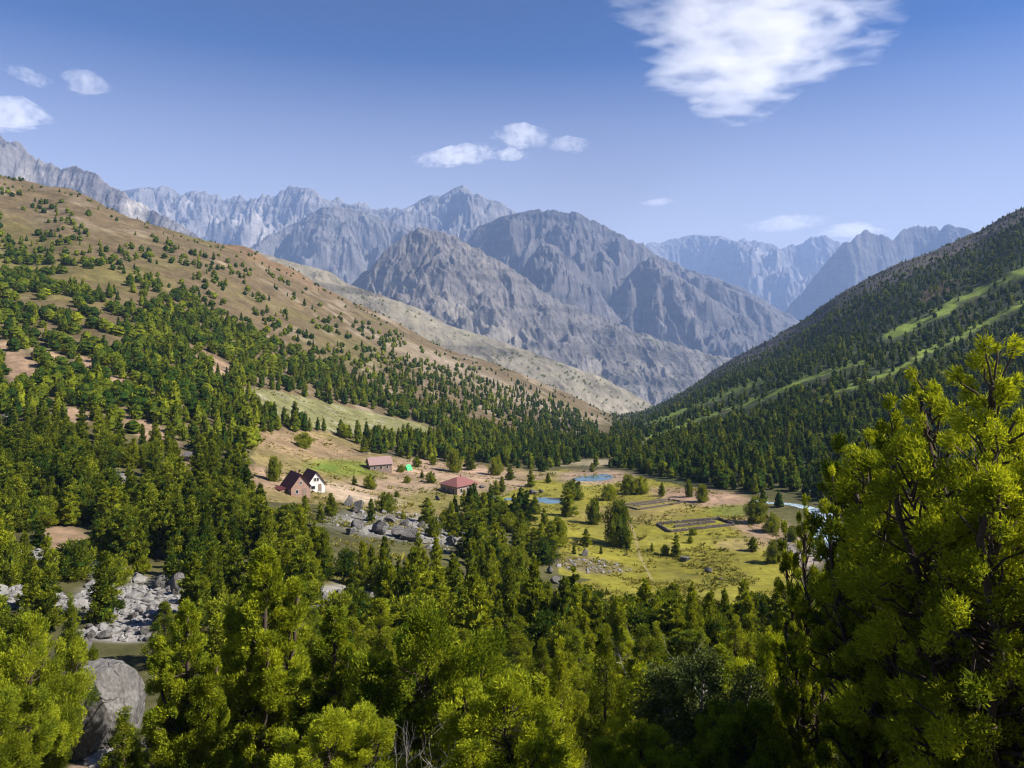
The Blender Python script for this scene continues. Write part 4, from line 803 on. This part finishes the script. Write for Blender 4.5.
for yy in (-2.2, 0, 2.2): window(h3, (-2.8, yy, 1.5), .8, 1.0, (-1, 0))
door(h3, (-2.8, 1.15, 0), .9, 2.0, (-1, 0), M_timber); window(h3, (0, 3.8, 1.5), .8, .9, (0, 1)); window(h3, (0, -3.8, 1.5), .8, .9, (0, -1))
def hip_house():
    x, y, z = at(459, 492); root = empty('square_house', (x, y, z - .1), R(46)); tag(root, 'square brown house with low red hip roof standing on the bare yard', 'house'); root.scale = (.92, .92, .92)
    w, l, hw, hr = 8.4, 7.8, 3.0, 1.9; mb = MB(); P = [(-w / 2, -l / 2, -.5), (w / 2, -l / 2, -.5), (w / 2, l / 2, -.5), (-w / 2, l / 2, -.5)]; P += [(a, b, hw) for a, b, _ in P]
    mb.poly(P, [(0, 1, 5, 4), (1, 2, 6, 5), (2, 3, 7, 6), (3, 0, 4, 7)]); mb.build('wall', M_mud2, root)
    mb = MB(); o = .55; e = [(-w / 2 - o, -l / 2 - o, hw - .12), (w / 2 + o, -l / 2 - o, hw - .12), (w / 2 + o, l / 2 + o, hw - .12), (-w / 2 - o, l / 2 + o, hw - .12)]; rp = [(-1.0, 0, hw + hr), (1.0, 0, hw + hr)]
    mb.poly(e + rp, [(0, 1, 5, 4), (2, 3, 4, 5), (1, 2, 5), (3, 0, 4), (3, 2, 1, 0)]); mb.build('roof', M_redroof, root)
    for xx in (-2.6, 0, 2.6): window(root, (xx, -l / 2, 1.55), 1.0, 1.3, (0, -1))
    for yy in (-2.2, 2.0): window(root, (-w / 2, yy, 1.55), .9, 1.2, (-1, 0))
    door(root, (-w / 2, 0, 0), 1.0, 2.1, (-1, 0), M_timber); mb = MB(); mb.box((1.9, 1.2, hw + 1.35), (.5, .5, 1.5)); mb.build('chimney', M_mud, root)
hip_house()
def tent():
    x, y, z = at(408, 470); root = empty('green_tent', (x, y, z), R(55)); tag(root, 'small bright green tent pitched left of the bare yard', 'tent')
    P = [(-1.2, -1.0, 0), (1.2, -1.0, 0), (1.2, 1.0, 0), (-1.2, 1.0, 0), (-1.05, 0, 1.75), (1.05, 0, 1.75)]; mb = MB(); mb.poly(P, [(0, 1, 5, 4), (2, 3, 4, 5), (1, 2, 5), (3, 0, 4), (3, 2, 1, 0)]); mb.build('canopy', M_tent, root)
    mb = MB(); mb.poly([(1.21, -.35, 0.02), (1.21, .35, .02), (1.10, 0, 1.2)], [(0, 1, 2)]); mb.build('door_flap', M_timber, root)
tent()
def pen(corners, h, th, label, divider=None):
    P = [Vector(at(*c)) for c in corners]; c = sum(P, Vector()) / len(P); root = empty('stone_pen', c); tag(root, label, 'stone pen')
    rng = np.random.default_rng(int(corners[0][0]))
    def course(a, b):
        n = max(2, int((b - a).length / .45)); mb = MB(); d = (b - a).normalized(); rz = math.atan2(d.y, d.x)
        for layer in range(3):
            for i in range(n):
                t = (i + .5 + (layer % 2) * .3) / n; 
                if t > 1 or (layer == 2 and rng.uniform() < .3): continue
                p = a.lerp(b, t); g = float(ground(np.array([p.x]), np.array([p.y]))[0]); hh = h / 3
                mb.box((p.x - c.x + rng.normal() * .03, p.y - c.y + rng.normal() * .03, g - c.z + hh * (layer + .45)), ((b - a).length / n * rng.uniform(.9, 1.04), th * rng.uniform(.8, 1.15) * (1 - .12 * layer), hh * rng.uniform(.98, 1.2)), rz + rng.normal() * .08)
        mb.build('wall', M_pen, root)
    for i in range(4):
        a, b = P[i], P[(i + 1) % 4]; dd = (b - a).normalized() * th * .55; course(a + dd, b - dd)
    if divider: a, b = (Vector(at(*q)) for q in divider); course(a, b)
M_pen = mat('field stone wall', (.12, .10, .088), .95, .35, 3.0, .03, .1, None, 12.)
pen([(657, 524.5), (669, 532.5), (735, 525.5), (719, 519.5)], .62, .5, 'long low pen of dark stone walls with a dividing wall, on the open meadow', ((674, 527.5), (715, 522.3)))
pen([(621, 505.5), (638, 510), (684, 502.5), (668, 499.5)], .4, .5, 'faint tumbled stone pen at the back of the meadow, lower walls', ((634, 506), (672, 501)))
def fence(pts, label):
    P = [Vector(at(*p)) for p in pts]; c = P[0].copy(); root = empty('wooden_fence', c); tag(root, label, 'fence')
    for a, b in zip(P[:-1], P[1:]):
        n = max(1, int((b - a).length / 2.8)); q = [a.lerp(b, i / n) for i in range(n + 1)]
        for v in q: v.z = float(ground(np.array([v.x]), np.array([v.y]))[0])
        for v in q[:-1]: mb = MB(); mb.tube([v - c + Vector((0, 0, -.3)), v - c + Vector((.02, 0, 1.25))], [.07, .06], 6); mb.build('post', M_timber, root)
        for z in (.5, 1.0):
            mb = MB()
            for u, v in zip(q[:-1], q[1:]): mb.tube([u - c + Vector((0, -.09, z)), v - c + Vector((0, -.09, z))], [.04, .04], 5)
            mb.build('rail', M_timber, root)
fence([(331, 456.5), (350, 457), (371, 455)], 'thin wooden rail fence crossing the grass behind the twin cottages')

# ------------------------------------------------------------------ dead wood
def branchy(seed, h, spread, n0, mtl):
    rng = np.random.default_rng(seed); mb = MB()
    def grow_(p, d, L, r, lv):
        pts = [p]; dd = d
        for k in range(4): dd = unit(dd + rng.normal(size=3) * .22 + np.array([0, 0, .05])); pts.append(pts[-1] + dd * L / 4)
        mb.tube(pts, [r * (1 - .18 * k) for k in range(5)], 5)
        if lv:
            for k in range(rng.integers(3, 6)): i = rng.integers(1, 5); grow_(pts[i], unit(dd + rng.normal(size=3) * .75), L * rng.uniform(.4, .7), r * .45, lv - 1)
    for k in range(n0):
        a = rng.uniform(0, 6.28); grow_(np.array([0, 0, -.2]), unit(np.array([math.cos(a) * spread, math.sin(a) * spread, 1])), h * rng.uniform(.5, .8), .008 * h, 3)
    return mb
for (px, d, h, sp, n0, up_, lb, nm) in [(402, 19.0, 3.3, .9, 4, 0, 'bare grey branches of a dead bush in front of the wide bright juniper bush', 'dead_bush'), (455, 18.6, 3.2, 1.0, 4, 0, 'tangle of grey dead twigs right of the other dead bush', 'dead_bush'), (690, 22.0, 2.6, .5, 4, 0, 'thin pale bare stems in front of the willow shrub', 'dead_bush'),
                            (632, 58, 6.2, .4, 2, 0, 'grey dead snag rising from the forest below the meadow', 'dead_tree')]:
    x = (px - 512) / F * d; z = float(ground(np.array([x]), np.array([float(d)]))[0]); root = empty(nm, (x, d, z)); tag(root, lb, 'dead tree' if nm == 'dead_tree' else 'dead bush'); branchy(int(px), h, sp, n0, M_dead).build('branches', M_dead, root)

# ------------------------------------------------------------------ clouds, far above and behind the haze
def cloud(outline, zc, thick, dens, label, wisp=(1, 1, 1), seed=0, lo=.10, hi=.62, fall=.42):
    """outline: column,row points of the cloud's rim on the level zc; a lens of vapour, thin at its rim"""
    P = np.array([((px - 512) / F * (zc / ((HY - py) / F)), zc / ((HY - py) / F)) for px, py in outline]); cx, cy2 = P.mean(0)
    n = 72; ang = np.linspace(0, 2 * np.pi, n, endpoint=False); pa = np.arctan2(P[:, 1] - cy2, P[:, 0] - cx); pr = np.hypot(P[:, 0] - cx, P[:, 1] - cy2); o = np.argsort(pa)
    rad = np.interp(ang, pa[o], pr[o], period=2 * np.pi); rad = rad * 1.12 * (1 + (.22 if seed == 1 else .6) * fbm(np.cos(ang) * 2.2 + seed, np.sin(ang) * 2.2, 5, seed, .65)); rings = np.linspace(0, 1, 16)[1:]
    V = [(0, 0, thick * .6)]; Q = []
    for side in (1, -1):
        for r in rings:
            for a, q in zip(ang, rad):
                hh = max(0, 1 - r ** 1.6) ** 1.1 * thick * (.6 if side > 0 else .4)
                V.append((math.cos(a) * q * r, math.sin(a) * q * r, side * (hh * (1 + .35 * float(pn(math.cos(a) * q * r / thick * .8, math.sin(a) * q * r / thick * .8, seed))))))
    V.append((0, 0, -thick * .4)); f = []; m = len(rings)
    for sd_, base in ((1, 1), (-1, 1 + m * n)):
        for k in range(m - 1):
            for i in range(n):
                q = (base + k * n + i, base + (k + 1) * n + i, base + (k + 1) * n + (i + 1) % n, base + k * n + (i + 1) % n); f.append(q if sd_ > 0 else q[::-1])
    for i in range(n):
        f.append((0, 1 + i, 1 + (i + 1) % n)); b = 1 + m * n; f.append((len(V) - 1, b + (i + 1) % n, b + i)); t0, b0 = 1 + (m - 1) * n, 1 + (2 * m - 1) * n
        f.append((t0 + i, b0 + i, b0 + (i + 1) % n, t0 + (i + 1) % n))
    me = bpy.data.meshes.new('cloud'); me.from_pydata(V, [], f); me.materials.append(cloudmat(dens, thick, wisp, seed, lo, hi, fall)); me.update()
    ob = link('cloud', me, None, (cx, cy2, zc)); tag(ob, label, 'cloud', 'clouds in the sky'); return ob
def cloudmat(dens, thick, wisp, seed, lo, hi, fall):
    m = bpy.data.materials.new('cloud vapour'); m.use_nodes = True; n = m.node_tree.nodes; l = m.node_tree.links; n.remove(n['Principled BSDF'])
    v = n.new('ShaderNodeVolumePrincipled'); v.inputs['Color'].default_value = (1, 1, 1, 1); v.inputs['Anisotropy'].default_value = 0.0
    tc = n.new('ShaderNodeTexCoord'); mp = n.new('ShaderNodeMapping'); mp.inputs['Scale'].default_value = [s / (thick * .5) for s in wisp]; mp.inputs['Location'].default_value = (seed * 3.1, seed * 1.7, 0)
    nz = n.new('ShaderNodeTexNoise'); nz.inputs['Scale'].default_value = 1; nz.inputs['Detail'].default_value = 6; nz.inputs['Roughness'].default_value = .62; nz.inputs['Distortion'].default_value = .3
    l.new(tc.outputs['Object'], mp.inputs[0]); l.new(mp.outputs[0], nz.inputs[0])
    a = n.new('ShaderNodeVectorMath'); a.operation = 'MULTIPLY_ADD'; a.inputs[1].default_value = (2, 2, 0); a.inputs[2].default_value = (-1, -1, 0); l.new(tc.outputs['Generated'], a.inputs[0])
    ln_ = n.new('ShaderNodeVectorMath'); ln_.operation = 'LENGTH'; l.new(a.outputs[0], ln_.inputs[0])
    ad = n.new('ShaderNodeMath'); ad.operation = 'MULTIPLY_ADD'; ad.inputs[1].default_value = -fall; l.new(ln_.outputs['Value'], ad.inputs[0]); am = n.new('ShaderNodeMath'); am.operation = 'MULTIPLY_ADD'; am.inputs[1].default_value = 2.2; am.inputs[2].default_value = -.6; l.new(nz.outputs[0], am.inputs[0]); l.new(am.outputs[0], ad.inputs[2])
    mr = n.new('ShaderNodeMapRange'); mr.interpolation_type = 'SMOOTHSTEP'; mr.inputs[1].default_value = lo; mr.inputs[2].default_value = hi; mr.inputs[4].default_value = dens; l.new(ad.outputs[0], mr.inputs[0]); l.new(mr.outputs[0], v.inputs['Density'])
    l.new(v.outputs[0], n['Material Output'].inputs['Volume']); return m
cloud([(612, -4), (640, 30), (660, 62), (690, 95), (725, 122), (752, 126), (775, 105), (800, 82), (850, 70), (880, 40), (898, 8), (860, -30), (760, -50), (660, -40)], 2300, 230, .0045, 'largest cloud, white feathered sheet narrowing downwards at the top of the sky', (.26, .42, .6), 1, lo=.08, hi=.66, fall=.30)
cloud([(-14, 110), (10, 99), (28, 100), (42, 113), (34, 124), (14, 131), (-12, 132)], 2000, 240, .0032, 'round white cloud at the left edge of the sky', seed=2)
cloud([(72, 82), (82, 71), (94, 70), (101, 82), (97, 93), (84, 96), (74, 92)], 2200, 200, .0022, 'small round puff of cloud in the upper left sky', seed=3)
cloud([(8, 66), (20, 66), (36, 76), (46, 86), (38, 89), (24, 78)], 2300, 120, .002, 'thin slanting wisp of cloud in the upper left corner', seed=4)
cloud([(414, 164), (430, 155), (458, 150), (482, 143), (492, 147), (482, 160), (455, 165), (430, 167)], 2000, 200, .0035, 'flat bright long cloud above the jagged peak', seed=5)
cloud([(500, 130), (514, 125), (532, 128), (546, 139), (538, 147), (518, 148), (504, 141)], 2000, 220, .003, 'rounded cloud right of the flat long one', seed=6)
cloud([(500, 152), (508, 149), (518, 152), (517, 160), (506, 161)], 1950, 120, .004, 'tiny cloud just below the rounded one', seed=7)
cloud([(555, 138), (570, 138), (587, 146), (578, 153), (562, 150)], 2000, 140, .002, 'small faint cloud right of the rounded one', seed=8)
cloud([(764, 222), (782, 215), (806, 215), (808, 226), (792, 233), (770, 232)], 1900, 210, .0011, 'faint cloud low over the far right peaks, left one of two', seed=9)
cloud([(836, 231), (846, 224), (858, 222), (861, 229), (850, 238), (838, 238)], 1900, 230, .0018, 'brighter cloud behind the far right peaks, right one of two', seed=10)
cloud([(655, 200), (662, 198), (667, 203), (660, 207)], 1900, 70, .003, 'speck of cloud alone above the middle ridge', seed=11)
# ------------------------------------------------------------------ which tree is which
MARKS = [('the huge grey boulder', 105, 700), ('the grey scree', 130, 608), ('the pale rocks in mid forest', 343, 603), ('the boulder pile', 385, 528), ('the twin cottages', 295, 485), ('the long pink-roofed house', 378, 462),
         ('the square red-roofed house', 458, 482), ('the left pond', 549, 501), ('the upper blue pond', 592, 478), ('the long stone pen', 695, 525), ('the faint stone pen', 652, 504), ('the white river', 830, 535), ('the pale willow shrub', 703, 665),
         ('the tallest many-tipped juniper', 264, 640), ('the wide bright juniper bush', 428, 670), ('the towering dark juniper', 535, 570), ('the huge corner juniper', 960, 560), ('the bare soil patch on the left slope', 152, 432),
         ('the biggest meadow juniper', 618, 530), ('the bushy juniper at the left edge', 30, 640), ('the dark-and-white meadow rock', 708, 570), ('the leaning slab', 180, 590), ('the lowest bare soil patch at left', 62, 540), ('the bottom edge boulder between bushes', 612, 736)]
buckets = {}
for t in TREES:
    if t['size'] <= 0: continue
    cx, cy_ = t['px'], t['py'] - t['h'] / t['y'] * F * .5; nm, mx, my = min(MARKS, key=lambda m: math.hypot(cx - m[1], cy_ - m[2])); dx, dy = cx - mx, cy_ - my
    side = ('left of' if dx < 0 else 'right of') if abs(dx) > abs(dy) else ('above' if dy < 0 else 'below'); t['far_'] = math.hypot(dx, dy); buckets.setdefault((nm, side), []).append(t)
for (nm, side), v in buckets.items():
    v.sort(key=lambda t: t['far_'])
    for i, t in enumerate(v):
        if 'obj' not in t or t['label']: continue
        q = t['w'] / t['h']; sh = 'slim' if q < .46 else 'conical' if q < .62 else 'bushy' if q < .85 else 'low round'
        t['label'] = f'{sh} juniper, {ORD[i]}closest {side} {nm}' if i < len(ORD) else f'crowded juniper {side} {nm}, beyond the dozen closest'
for t in TREES:
    if 'obj' in t: tag(t['obj'], t['label'], 'shrub' if 'willow' in t['obj'].name else 'tree', None if 'willow' in t['obj'].name else 'junipers of the valley')
